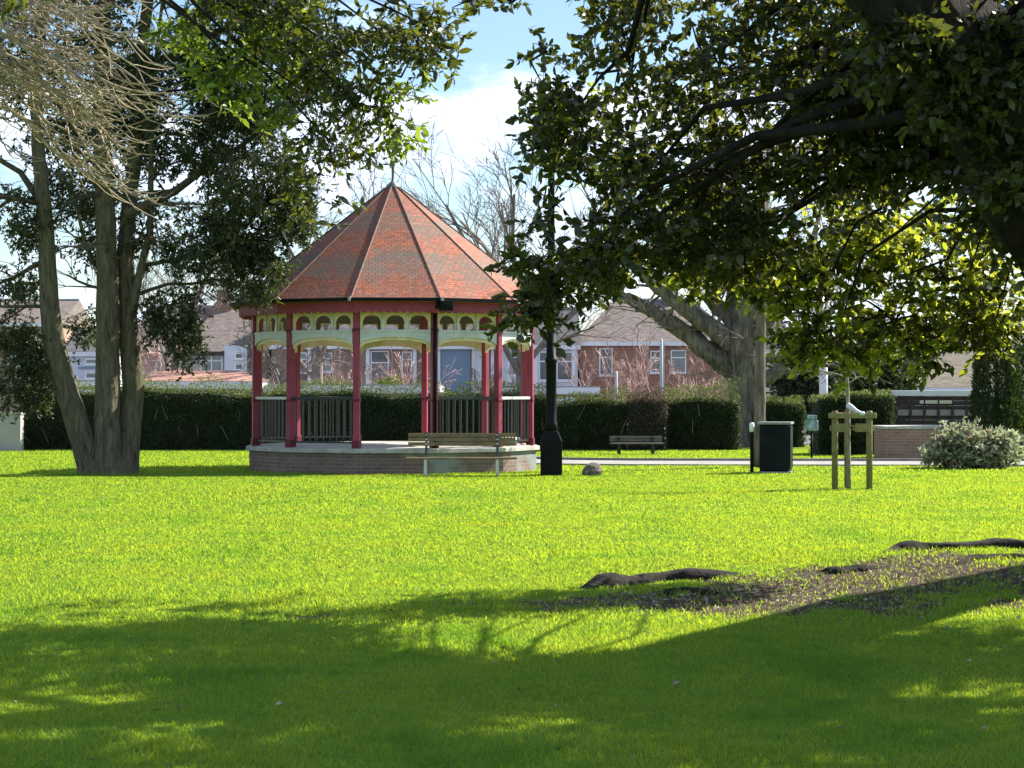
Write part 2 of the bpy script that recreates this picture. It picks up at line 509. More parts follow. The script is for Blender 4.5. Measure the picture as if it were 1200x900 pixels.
def blob_points(c, r, n, gate=None, gf=1.2, seed=0):
    """n points in an ellipsoid, thinned by noise into clumps with gaps"""
    c = np.array(c); r = np.array(r)
    out = []
    got = 0
    for _ in range(30):
        p = rng.uniform(-1, 1, (n * 3, 3)); p = p[(p ** 2).sum(1) < 1]
        q = c + p * r
        if gate is not None:
            q = q[fbm(q, gf, 2, seed) > gate + rng.normal(0, .02, len(q))]
        out.append(q); got += len(q)
        if got >= n: break
    q = np.concatenate(out)[:n]
    return q

def sprays(pts, per, length, leafL, leafW, droop=.35, outward=None):
    n = len(pts)
    d = rng.normal(size=(n, 3)); d[:, 2] = d[:, 2] * .5 - droop
    if outward is not None: d += outward
    d = norm(d)
    t = rng.uniform(.05, 1, (n, per))
    base = pts[:, None, :] + d[:, None, :] * (t * length)[..., None]
    ld = norm(d[:, None, :] * .7 + rng.normal(0, .6, (n, per, 3)))
    L = leafL * rng.uniform(.7, 1.2, n * per)
    return base.reshape(-1, 3), ld.reshape(-1, 3), L, L * (leafW / leafL), pts, pts + d * length

def grow(mb, p, d, L, r, lvl, kids, droop=0., wig=.25, ratio=.62, rr=.55, n=5, spread=.8, minr=.004, tips=None, segs=5, fork0=.25):
    p = Vector(p); d = Vector(d).normalized()
    pts = [p.copy()]; rad = [r]
    for k in range(segs):
        d = (d + Vector((random.gauss(0, wig), random.gauss(0, wig), random.gauss(0, wig) - droop)) * .5).normalized()
        p = p + d * (L / segs)
        pts.append(p.copy()); rad.append(max(minr, r * (1 - .6 * (k + 1) / segs)))
    mb.tube(pts, rad, n, cap=False)
    if lvl <= 0:
        if tips is not None: tips.append((pts[-1], d.copy()))
        return
    for j in range(kids[0]):
        t = fork0 + (1 - fork0) * (j + random.random() * .7) / kids[0]
        k = min(int(t * segs), segs - 1)
        q = pts[k].lerp(pts[k + 1], t * segs - k)
        dd = (pts[k + 1] - pts[k]).normalized()
        side = Vector((random.gauss(0, 1), random.gauss(0, 1), random.gauss(0, 1) * .8 + .1)).normalized()
        nd = (dd + side * spread).normalized()
        grow(mb, q, nd, L * ratio * random.uniform(.7, 1.15), max(minr, rad[k] * rr), lvl - 1, kids[1:] or kids, droop, wig, ratio, rr, max(3, n - 1), spread, minr, tips, max(3, segs - 1), fork0)

# ================================================================== GROUND
def lawn():
    def axis(fine0, fine1, step, far, k=1.16):
        a = list(np.arange(fine0, fine1 + 1e-6, step))
        s = step; x = a[-1]; up = []
        while x < far: s = min(s * k, 60); x += s; up.append(x)
        s = step; x = a[0]; dn = []
        while x > -far: s = min(s * k, 60); x -= s; dn.append(x)
        return np.array(dn[::-1] + a + up)
    xs = axis(-5, 6, .09, 600)
    ys = axis(7, 23, .11, 600, 1.07)
    X, Y = np.meshgrid(xs, ys)
    Z = height(X, Y)
    Z = Z - .012 * soil_amount(X, Y)
    V = np.stack([X, Y, Z], -1).reshape(-1, 3)
    nx, ny = len(xs), len(ys)
    i = (np.arange(ny - 1)[:, None] * nx + np.arange(nx - 1)[None]).reshape(-1, 1)
    Q = i + np.array([0, 1, nx + 1, nx])
    o = np_mesh('lawn', V, Q, M_TURF)
    a = o.data.attributes.new('soil', 'FLOAT', 'POINT')
    a.data.foreach_set('value', soil_amount(X, Y).ravel().astype(np.float32))
    o.data.polygons.foreach_set('use_smooth', [True] * len(o.data.polygons))
    tag(o, kind='structure')
lawn()

# path edges in plan, reused so the grass stays off it
PATH_PTS = [(14.5, 45.6), (9, 45.7), (4, 45.9), (1.6, 46.3), (-.2, 47.4), (-1.6, 49.6), (-2.4, 52.6)]
def smooth_line(pts, k=6):
    pts = [Vector((*p, 0)) for p in pts]
    out = []
    for i in range(len(pts) - 1):
        p0 = pts[max(i - 1, 0)]; p1 = pts[i]; p2 = pts[i + 1]; p3 = pts[min(i + 2, len(pts) - 1)]
        for j in range(k):
            t = j / k
            out.append(.5 * ((2 * p1) + (p2 - p0) * t + (2 * p0 - 5 * p1 + 4 * p2 - p3) * t * t + (3 * p1 - p0 - 3 * p2 + p3) * t ** 3))
    out.append(pts[-1])
    return out
PL = smooth_line(PATH_PTS)
def strip(line, a, b, z0, z1, name, mat, kind='structure'):
    mb = MB(); n = len(line)
    for i, p in enumerate(line):
        t = (line[min(i + 1, n - 1)] - line[max(i - 1, 0)]).normalized()
        s = Vector((-t.y, t.x, 0))
        for off in (a, b):
            q = p + s * off
            mb.v.append((q.x, q.y, z0)); mb.v.append((q.x, q.y, z1))
    for i in range(n - 1):
        j = i * 4
        mb.f += [(j + 1, j + 3, j + 7, j + 5), (j, j + 1, j + 5, j + 4), (j + 2, j + 6, j + 7, j + 3)]
    o = mb.build(name, mat)
    tag(o, kind=kind)
    return o
strip(PL, -1.15, 1.15, -.05, .034, 'path', M_PATH)
def bounce_cut_ground():  # grey ground added behind the hedge to cut green bounce on the houses
    mb = MB()
    n = 40
    mb.v = []
    for i in range(n + 1):
        x = -120 + 240 * i / n
        for yy in (62.5, 97.5): mb.v.append((x, yy, .012))
    mb.f = [(2 * i, 2 * i + 2, 2 * i + 3, 2 * i + 1) for i in range(n)]
    tag(mb.build('bounce_cut_ground', paint('bounce_cut_asphalt', (.11, .11, .115), .25, .9, .8)), kind='structure')
bounce_cut_ground()
strip(PL, -1.27, -1.152, -.05, .09, 'path_kerb', M_KERB)

PLA = np.array([(p.x, p.y) for p in PL])
def on_path(x, y):
    d = np.full(len(x), 9.)
    for q in PLA: d = np.minimum(d, np.hypot(x - q[0], y - q[1]))
    return d < 1.55

def grass():
    bands = [(7.9, 11, 7600, .028, .0042), (11, 14, 5600, .028, .0048), (14, 19, 3300, .028, .0060), (19, 27, 1900, .028, .0080), (27, 40, 1100, .030, .010), (40, 57, 420, .034, .015)]
    PV = []; PT = []
    base = 0
    for y0, y1, dens, h, w in bands:
        xm = .27
        area = xm * (y1 ** 2 - y0 ** 2)
        n = int(area * dens)
        y = np.sqrt(rng.uniform(y0 ** 2, y1 ** 2, n)); x = rng.uniform(-xm, xm, n) * y
        s = soil_amount(x, y)
        cl = fbm(xy3(x, y), 3.5, 3, 21)
        keep = (rng.random(n) > s * .86) & (rng.random(n) < .35 + 1.1 * cl) & ~on_path(x, y)
        c1 = ((x + 2.5) ** 2 + (y - 43) ** 2) > 3.1 ** 2
        c2 = ((x + 7.9) ** 2 + (y - 40) ** 2) > .5 ** 2
        keep &= c1 & c2
        x = x[keep]; y = y[keep]; cl = cl[keep]; n = len(x)
        z = height(x, y) - .004
        tall = (fbm(xy3(x, y), 1.3, 3, 33) * 1.3 + .35)
        hh = h * rng.uniform(.55, 1.35, n) * tall
        a = rng.uniform(0, 2 * math.pi, n)
        lean = rng.uniform(.3, 1.3, n) * hh
        wv = w * rng.uniform(.7, 1.4, n)
        la = rng.uniform(0, 2 * math.pi, n)
        p = np.stack([x, y, z], 1)
        s_ = np.stack([np.cos(a), np.sin(a), np.zeros(n)], 1) * wv[:, None] * .5
        ld = np.stack([np.cos(la) * lean, np.sin(la) * lean, np.zeros(n)], 1)
        mid = p + ld * .35; mid[:, 2] += hh * .6
        tip = p + ld; tip[:, 2] += hh
        V = np.stack([p - s_, p + s_, mid + s_ * .75, tip, mid - s_ * .75], 1).reshape(-1, 3)
        i = np.arange(n)[:, None] * 5 + base
        T = np.concatenate([i + np.array(t) for t in ((0, 1, 2), (0, 2, 4), (4, 2, 3))], 1).reshape(-1, 3)
        PV.append(V); PT.append(T); base += n * 5
    o = np_mesh('grass', np.concatenate(PV), np.concatenate(PT), M_BLADE)
    tag(o, 'short mown green grass of the park lawn', kind='stuff')
grass()

def litter():
    n = 15000
    x = rng.uniform(-2.2, 6.5, n); y = rng.uniform(11.5, 20, n)
    k = rng.random(n) < soil_amount(x, y)
    x = x[k]; y = y[k]; n = len(x)
    m = 520; y2 = np.sqrt(rng.uniform(8.2 ** 2, 30 ** 2, m)); x2 = rng.uniform(-.27, .27, m) * y2
    x = np.concatenate([x, x2]); y = np.concatenate([y, y2])
    lift = np.concatenate([rng.uniform(-.008, .012, n), rng.uniform(.006, .022, m)]); n += m
    p = np.stack([x, y, height(x, y) + lift], 1)
    d = rng.normal(size=(n, 3)); d[:, 2] *= .35
    o = leaves('leaf_litter', p, d, rng.uniform(.02, .055, n), rng.uniform(.012, .024, n), M_LITTER)
    tag(o, 'fallen brown leaves scattered on the bare soil', kind='stuff')
litter()

# ================================================================== BANDSTAND
BC = (-2.5, 43.0)
def bandstand():
    t = thing('bandstand', 'twelve sided bandstand with banded red tiled roof, maroon posts and brick plinth', 'bandstand', (BC[0], BC[1], 0))
    ROT = 4.3
    def pt(r, deg, z=0):
        a = R(deg); return Vector((r * math.sin(a), -r * math.cos(a), z))
    ang = [15 + 30 * k + ROT for k in range(12)]
    # plinth and deck
    def ring(r): return [(pt(r, a).x, pt(r, a).y) for a in ang]
    MB().prism(ring(3.06), -.06, .41).build('plinth', M_PLINTH, t)
    MB().prism(ring(3.13), .412, .50).build('deck_edge', M_CONC, t, bevel=.01)
    MB().prism(ring(2.98), .502, .512).build('deck', M_DECK, t)
    # posts
    for a in ang:
        M = Matrix.Translation(pt(2.93, a)) @ Matrix.Rotation(R(a), 4, 'Z')
        mb = MB()
        mb.box((-.062, -.062, .51), (.062, .062, 3.3), M)
        p = mb.build('post', M_RED, t, bevel=.012)
        MB().box((-.080, -.080, .511), (.080, .080, .66), M).build('post_foot', M_DKRED, p, bevel=.008)
        for z0, z1 in ((1.42, 1.47), (2.80, 2.86)):
            MB().box((-.074, -.074, z0), (.074, .074, z1), M).build('collar', M_DKRED, p, bevel=.008)
    # per-side frames: local x along the side, -y outward
    for k in range(12):
        a = ang[k] + 15          # outward bearing of the side from post k to post k+1
        rin = 2.93 * math.cos(R(15))
        M = Matrix.Rotation(R(a), 4, 'Z') @ Matrix.Translation((0, -rin, 0))
        hw = 2.93 * math.sin(R(15)) - .066
        # arched green beam
        def arch_beam(y0, y1, ztop, zend, zmid, name, mat):
            mb = MB(); n = 14
            for i in range(n + 1):
                x = -hw + 2 * hw * i / n
                s = x / hw
                zb = zend + (zmid - zend) * math.sqrt(max(0, 1 - s * s)) if abs(s) < 1 else zend
                for (yy, zz) in ((y0, zb), (y1, zb), (y1, ztop), (y0, ztop)):
                    mb.v.append(tuple(M @ Vector((x, yy, zz))))
            for i in range(n):
                j = i * 4
                for q in range(4):
                    mb.f.append((j + q, j + 4 + q, j + 4 + (q + 1) % 4, j + (q + 1) % 4))
            mb.f.append((0, 1, 2, 3)[::-1]); e = n * 4; mb.f.append((e, e + 1, e + 2, e + 3))
            mb.box((-hw, y0 - .022, ztop - .045), (hw, y0 - .002, ztop - .012), M)
            return mb.build(name, mat, t)
        arch_beam(-.05, -.012, 2.835, 2.55, 2.69, 'arched_beam', M_GREEN)
        arch_beam(-.010, .055, 2.83, 2.47, 2.635, 'arched_lining', M_YEL)
        # frieze of three arched openings
        mb = MB()
        zt, zb, zs = 3.30, 2.836, 3.00
        na = 3; wv = 2 * hw / na
        for q in range(na):
            x0 = -hw + q * wv; m = .055
            n = 10
            for i in range(n):
                xa = x0 + m + (wv - 2 * m) * i / n; xb = x0 + m + (wv - 2 * m) * (i + 1) / n
                def za(x):
                    s = (x - (x0 + wv / 2)) / (wv / 2 - m); return zs + .12 * math.sqrt(max(0, 1 - s * s))
                i0 = len(mb.v)
                for yy in (-.018, .018):
                    for (x, z) in ((xa, za(xa)), (xb, za(xb)), (xb, zt), (xa, zt)):
                        mb.v.append(tuple(M @ Vector((x, yy, z))))
                mb.f += [(i0, i0 + 1, i0 + 2, i0 + 3), (i0 + 7, i0 + 6, i0 + 5, i0 + 4), (i0, i0 + 4, i0 + 5, i0 + 1)]
            mb.box((x0, -.018, zb), (x0 + m, .018, zt), M); mb.box((x0 + wv - m, -.018, zb), (x0 + wv, .018, zt), M)
        fr = mb.build('frieze', M_YEL, t)
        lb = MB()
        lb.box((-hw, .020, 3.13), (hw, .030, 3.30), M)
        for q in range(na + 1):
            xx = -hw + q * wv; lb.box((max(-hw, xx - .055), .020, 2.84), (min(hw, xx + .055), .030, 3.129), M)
        lb.build('frieze_shade_backing', M_INNER_SHADE, fr)  # dark backing strips imitate the shaded inside of the yellow frieze
        for q in (1, 2):
            x0 = -hw + q * wv
            MB().box((x0 - .022, -.045, zb), (x0 + .022, -.0185, zt - .05), M).build('mullion', M_GREEN, fr)
        # scalloped eave board
        re = 3.26 * math.cos(R(15)); he = 3.26 * math.sin(R(15))
        Me = Matrix.Rotation(R(a), 4, 'Z') @ Matrix.Translation((0, -re, 0))
        mb = MB(); n = 66; nsc = 11
        for i in range(n + 1):
            x = -he + 2 * he * i / n
            s = (x + he) / (2 * he) * nsc; s = (s % 1) * 2 - 1
            zb2 = 3.20 - .05 * math.sqrt(max(0, 1 - s * s))
            for (yy, zz) in ((-.012, zb2), (.012, zb2), (.012, 3.37), (-.012, 3.37)):
                mb.v.append(tuple(Me @ Vector((x, yy, zz))))
        for i in range(n):
            j = i * 4
            for q in range(4): mb.f.append((j + q, j + 4 + q, j + 4 + (q + 1) % 4, j + (q + 1) % 4))
        mb.build('scalloped_board', M_RED, t)
        # railings, leaving the front and the rear side open
        if k in (11, 5): continue
        pale = k in (1, 9)  # two side handrails are paler than the others
        mb = MB()
        mb.box((-hw, -.022, .60), (hw, .022, .635), M)
        nb = 9
        for i in range(nb):
            x = -hw + 2 * hw * (i + .5) / nb
            mb.box((x - .011, -.011, .636), (x + .011, .011, 1.459), M)
        rl = mb.build('railing', M_BLKRAIL, t)
        MB().box((-hw, -.035, 1.46), (hw, .035, 1.515), M).build('handrail', M_PALERAIL if pale else M_BLKRAIL, rl, bevel=.006)
    # roof
    re, ze, za_, rt = 3.40, 3.40, 5.93, .10
    mb = MB()
    E = [pt(re, a, ze) for a in ang]; A = [pt(rt, a, za_) for a in ang]; U = [pt(re - .03, a, ze - .035) for a in ang]
    for k in range(12):
        j = (k + 1) % 12
        i0 = len(mb.v); mb.v += [tuple(E[k]), tuple(E[j]), tuple(A[j]), tuple(A[k])]
        mb.f.append((i0, i0 + 1, i0 + 2, i0 + 3))
        i0 = len(mb.v); mb.v += [tuple(E[k]), tuple(U[k]), tuple(U[j]), tuple(E[j])]
        mb.f.append((i0, i0 + 1, i0 + 2, i0 + 3))
    i0 = len(mb.v); mb.v += [tuple(a) for a in A]; mb.f.append(tuple(range(i0, i0 + 12)))
    roof = mb.build('roof', M_TILE_BAND, t)
    mb = MB()
    for k in range(12):
        mb.tube([E[k] + Vector((0, 0, .005)), A[k] + Vector((0, 0, .012))], [.017, .015], 6)
    mb.build('hip_ridge', paint('hip_tile', (.15, .085, .065), .3, .8, 6), roof)
    MB().prism(ring(3.22), 3.31, 3.345).build('ceiling', M_INNER_SHADE, t)  # ceiling darkened to stand for the shade under the roof
    mb = MB()
    for k in range(12):
        j = (k + 1) % 12
        for (r0, r1, z0, z1) in ((3.38, 3.47, 3.375, 3.388), (3.455, 3.47, 3.388, 3.44)):
            ps = [pt(r0, ang[k]), pt(r1, ang[k]), pt(r1, ang[j]), pt(r0, ang[j])]
            mb.prism([(p.x, p.y) for p in ps], z0, z1)
    mb.build('gutter', M_BLACK, t)
    for k in (11, 10, 0, 1):
        q = pt(3.48, ang[k], 0)
        MB().box((-.025, -.02, 3.37), (.025, .02, 3.455), Matrix.Translation(q) @ Matrix.Rotation(R(ang[k]), 4, 'Z')).build('gutter_bracket', M_CONC, t)
    # rainwater pipe beside the front right post
    a = ang[0]
    q = pt(3.03, a - .2)
    pipe = MB().tube([(q.x, q.y, .52), (q.x, q.y, 3.14)], .034, 10).tube([(q.x, q.y, 3.12), (q.x * 1.07, q.y * 1.13, 3.36)], .034, 8).build('downpipe', M_BLACK, t, True)
    q2 = pt(3.44, a + 1.5)
    MB().box((-.12, -.07, 3.19), (.12, .07, 3.38), Matrix.Translation(q2) @ Matrix.Rotation(R(a + 1.5), 4, 'Z')).box((-.06, -.085, 3.24), (.06, -.07, 3.33), Matrix.Translation(q2) @ Matrix.Rotation(R(a + 1.5), 4, 'Z')).build('hopper', M_BLACK, pipe, bevel=.008)
    MB().lathe([(.17, 5.84), (.14, 5.95), (.05, 6.03), (.03, 6.06), (.03, 6.35), (.055, 6.38), (.055, 6.42), (.025, 6.46), (.02, 7.15), (.003, 7.35)], 12).build('finial', M_LEAD, t, True)
    # loose stone steps of the side door are hidden; a low pale slab on two blocks stands at the right
    M = Matrix.Rotation(R(ang[1] + 15), 4, 'Z') @ Matrix.Translation((0, -2.93 * math.cos(R(15)) + .28, 0))
    MB().box((-.55, -.15, .62), (.55, .15, .68), M).box((-.5, -.1, .513), (-.4, .1, .62), M).box((.4, -.1, .513), (.5, .1, .62), M).build('low_slab', M_PALERAIL, t)
bandstand()

# ================================================================== STREET FURNITURE
def park_bench():
    x, y, _ = P(541, 558, 39.0)
    t = thing('park_bench', 'slatted brown timber park bench on metal legs before the bandstand', 'bench', (x, y, H(x, y) - .01))
    hw = 1.03
    mb = MB()
    for i in range(3):
        mb.box((-hw, .20 + .02 * i, .58 + .085 * i), (hw, .235 + .02 * i, .652 + .085 * i))
    mb.build('backrest', M_WOOD, t, bevel=.006)
    mb = MB()
    for i in range(4):
        mb.box((-hw - .02, -.24 + .105 * i, .335), (hw + .02, -.15 + .105 * i, .37))
    mb.build('seat', M_WOOD, t, bevel=.006)
    for s in (-.68, .68):
        MB().box((s - .03, -.21, 0), (s + .03, -.165, .334)).build('leg', M_STEEL, t)
        MB().tube([(s, .17, 0), (s, .17, .36), (s, .262, .84)], .026, 6).box((s - .025, -.16, .30), (s + .025, .15, .334)).build('leg', M_BLKRAIL, t)
        b = MB()
        for i in range(3): b.lathe([(.018, 0), (.018, .008), (.01, .012)], 8, Matrix.Translation((s, .199 + .02 * i, .616 + .085 * i)) @ Matrix.Rotation(R(90), 4, 'X'))
        b.build('bolt', M_STEEL, t)
park_bench()

def low_bench():
    x, y, _ = P(746, 532, 53.0)
    t = thing('low_bench', 'low grey timber bench on the grass before the far hedge', 'bench', (x, y, 0), R(3))
    hw = .68
    b = MB()
    for i in range(2): b.box((-hw, .16, .33 + .075 * i), (hw, .19, .395 + .075 * i))
    b.build('backrest', M_WOOD2, t, bevel=.005)
    b = MB()
    for i in range(3): b.box((-hw, -.2 + .12 * i, .27), (hw, -.1 + .12 * i, .30))
    b.build('seat', M_WOOD2, t, bevel=.005)
    for s in (-.46, .42):
        MB().box((s - .03, -.16, 0), (s + .03, -.10, .269)).build('leg', M_BLKRAIL, t)
        MB().box((s - .03, .10, 0), (s + .03, .159, .45)).build('leg', M_BLKRAIL, t)
low_bench()

def lamp_post():
    x, y, _ = P(646, 558, 39.2)
    t = thing('lamp_post', 'tall black lamp post with square base box, right of the bandstand', 'lamp post', (x, y, H(x, y)))
    b = MB()
    w0, w1 = .205, .12
    b.box((-w0, -w0, -.02), (w0, w0, .66))
    i = len(b.v)
    for w, z in ((w0, .662), (w1, .86)):
        b.v += [(-w, -w, z), (w, -w, z), (w, w, z), (-w, w, z)]
    for k in range(4): b.f.append((i + k, i + (k + 1) % 4, i + 4 + (k + 1) % 4, i + 4 + k))
    b.f.append((i + 4, i + 5, i + 6, i + 7))
    base = b.build('base_box', M_BLACK, t, bevel=.015)
    MB().box((-.15, -w0 - .008, .08), (.15, -w0 - .002, .58)).build('door', M_BLACK, base, bevel=.003)
    MB().lathe([(.115, .861), (.115, 1.0), (.10, 1.04), (.10, 2.16), (.118, 2.17), (.118, 2.24), (.095, 2.25), (.075, 3.6), (.06, 6.2), (.085, 6.22), (.085, 6.3), (.05, 6.32)], 18).build('pole', M_BLACK, t, True)
    l = MB().lathe([(.10, 6.32), (.17, 6.36), (.26, 6.75), (.27, 6.78)], 12).build('lantern', M_POLE, t, True)
    MB().lathe([(.33, 6.78), (.30, 6.84), (.10, 7.0), (.02, 7.12)], 12).build('lantern_cap', M_BLACK, l, True)
lamp_post()

def stone():
    x, y, _ = P(694, 558, 39.2)
    mb = MB(); mb.lathe([(.13, -.03), (.185, .03), (.19, .09), (.13, .19), (.06, .245), (.01, .25)], 14)
    v = np.array(mb.v); k = 1 + .5 * (fbm(v, 6, 3, 2) - .5)[:, None]
    v[:, :3] *= k; v[:, 1] *= .8; v[:, 0] += v[:, 2] * .15
    mb.v = [tuple(q) for q in v]
    o = mb.build('rock', M_ROCK, None, loc=(x, y, H(x, y)))
    tag(o, 'small rough dark stone lying on the lawn edge', 'rock')
stone()

def litter_bin():
    x, y, _ = P(909, 553, 41)
    t = thing('litter_bin', 'dark green litter bin with pale rimmed top beside the path', 'litter bin', (x, y, 0), R(-14))
    MB().box((-.30, -.25, .03), (.30, .25, .96)).build('body', M_BIN, t, bevel=.03)
    MB().box((-.33, -.29, -.02), (.33, .29, .028)).build('plinth', M_BINTRIM, t)
    MB().box((-.335, -.285, .962), (.335, .285, 1.015)).build('lid', M_BINTRIM, t, bevel=.015)
    MB().box((-.24, -.258, .12), (.24, -.2505, .68)).build('door', M_BIN, t, bevel=.004)
    MB().box((-.22, -.262, .74), (.22, -.2505, .90)).build('opening', M_BLACK, t)
    MB().box((.302, -.235, .1), (.318, .235, .93)).build('side_panel', M_BIN, t)
litter_bin()

def marker():
    x, y, _ = P(881, 553, 41)
    t = thing('marker_post', 'slim black post with a white top beside the litter bin', 'post', (x, y, 0))
    MB().lathe([(.035, -.02), (.035, .80), (.03, .81)], 10).build('post', M_BLACK, t, True)
    MB().lathe([(.045, .811), (.05, .86), (.05, .97), (.03, 1.0)], 10).build('cap', M_WHITE, t, True)
marker()

def tree_guard():
    x, y, _ = P(995, 573, 34)
    t = thing('tree_stakes', 'three wooden stakes with a top frame guarding the young tree', 'tree guard', (x, y, H(x, y)))
    W = []
    for (px, py) in ((-.255, -.12), (.315, -.12), (.02, .30)):
        MB().lathe([(.052, -.1), (.052, 1.28), (.045, 1.30)], 12, Matrix.Translation((px, py, 0))).build('stake', M_STAKE, t, True)
        W.append((px, py))
    for z in (1.01, 1.22):
        for (i, j) in ((0, 1), (1, 2), (2, 0)):
            if z < 1.1 and i == 0: continue
            a = Vector((*W[i], z)); b = Vector((*W[j], z)); d = (b - a).normalized()
            out = Vector((d.y, -d.x, 0)) * .06
            M = Matrix.Translation((a + b) / 2 + out) @ Matrix.Rotation(math.atan2(d.y, d.x), 4, 'Z')
            h = (b - a).length / 2 + (.10 if z > 1.1 else .04)
            zz = .045
            MB().box((-h, -.016, -zz), (h, .016, zz), M).build('rail', M_STAKE, t, bevel=.008)
    # stub boards fixed to the front stakes
    for px in (-.16, .2):
        MB().box((px - .13, -.196, .95), (px + .11, -.17, 1.09)).build('board', M_STAKE, t, bevel=.006)
    # sapling
    s = thing('young_tree', 'bare young tree tied inside the wooden stakes', 'tree', (x, y, H(x, y)))
    mb = MB()
    mb.tube([(.0, .04, -.05), (-.005, .04, .6), (-.01, .04, 1.3), (-.03, .05, 2.0), (-.01, .05, 2.6), (.03, .08, 3.4)], [.042, .036, .033, .028, .02, .008], 8)
    mb.build('trunk', M_SAPBARK, s, True)
    mb = MB()
    random.seed(31)
    for k in range(15):
        z = 1.75 + k * .1
        a = k * 2.4 + .5
        d = (math.cos(a), .5 * math.sin(a), .55)
        grow(mb, (-.02, .045, z), d, random.uniform(.5, .95), .014, 2, [4, 3], 0.02, .25, .55, .6, 5, .7, .004)
    mb.build('branches', M_SAPBARK, s)
    st = MB()
    st.tube([(-.03, -.02, 1.40), (.02, -.05, 1.36), (.10, -.10, 1.29), (.17, -.17, 1.25), (.22, -.2, 1.255)], [.045, .05, .04, .04, .03], 8)
    o = st.build('rubber_tie', M_STRAP, t, True)
tree_guard()

def small_sign():
    x, y, _ = P(951, 500, 50)
    t = thing('notice_board', 'small pale turquoise notice panel on a short post by the dark hedge', 'sign', (x, y, 0))
    MB().prism([(-.16, -.02), (.14, -.02), (.18, .03), (-.16, .03)], .66, .93).box((-.11, -.03, .935), (.13, .02, 1.05)).build('panel', M_TEAL, t, bevel=.03)
    MB().lathe([(.03, -.02), (.03, .639)], 8).build('post', M_BLACK, t, True)
small_sign()

# ================================================================== PLANTS
def shrub(name, label, cat, c, r, n, lmat, tmat, L=.07, W=.03, gate=.42, per=9, gf=2.2, ln=.22, group=None, flowers=None, stems=26):
    t = thing(name, label, cat, (c[0], c[1], 0), 0, group)
    pts = blob_points((0, 0, r[2] * .55 + c[2]), r, n, gate, gf, int(abs(c[0] * 10)))
    pts = pts[pts[:, 2] > .03]
    b, d, LL, WW, a0, a1 = sprays(pts, per, ln, L, W, droop=-.25)
    leaves('foliage', b, d, LL, WW, lmat, t)
    mb = MB()
    for k in range(stems):
        q = pts[rng.integers(len(pts))]
        mb.tube([(rng.normal(0, .08), rng.normal(0, .06), -.03), (q[0] * .4, q[1] * .4, q[2] * .55), tuple(q)], [.018, .013, .006], 4)
    mb.build('stems', tmat, t)
    if flowers is not None:
        fp = pts[rng.integers(len(pts), size=flowers[0])] + rng.normal(0, .05, (flowers[0], 3))
        leaves('blossom', fp, rng.normal(size=(flowers[0], 3)), flowers[2], flowers[2], flowers[1], t, fat=.5)
    return t

x, y, _ = P(1138, 549, 43)
shrub('variegated_shrub', 'rounded pale variegated shrub with pinkish leaves beside the path end', 'shrub', (x, y, .05), (.95, .6, .56), 620, M_LEAF_PALE, M_TWIG, .15, .07, .46, 9, gf=3.2, ln=.26, flowers=(260, M_LEAF_PINK, .10))
x, y, _ = P(1196, 545, 42.5)

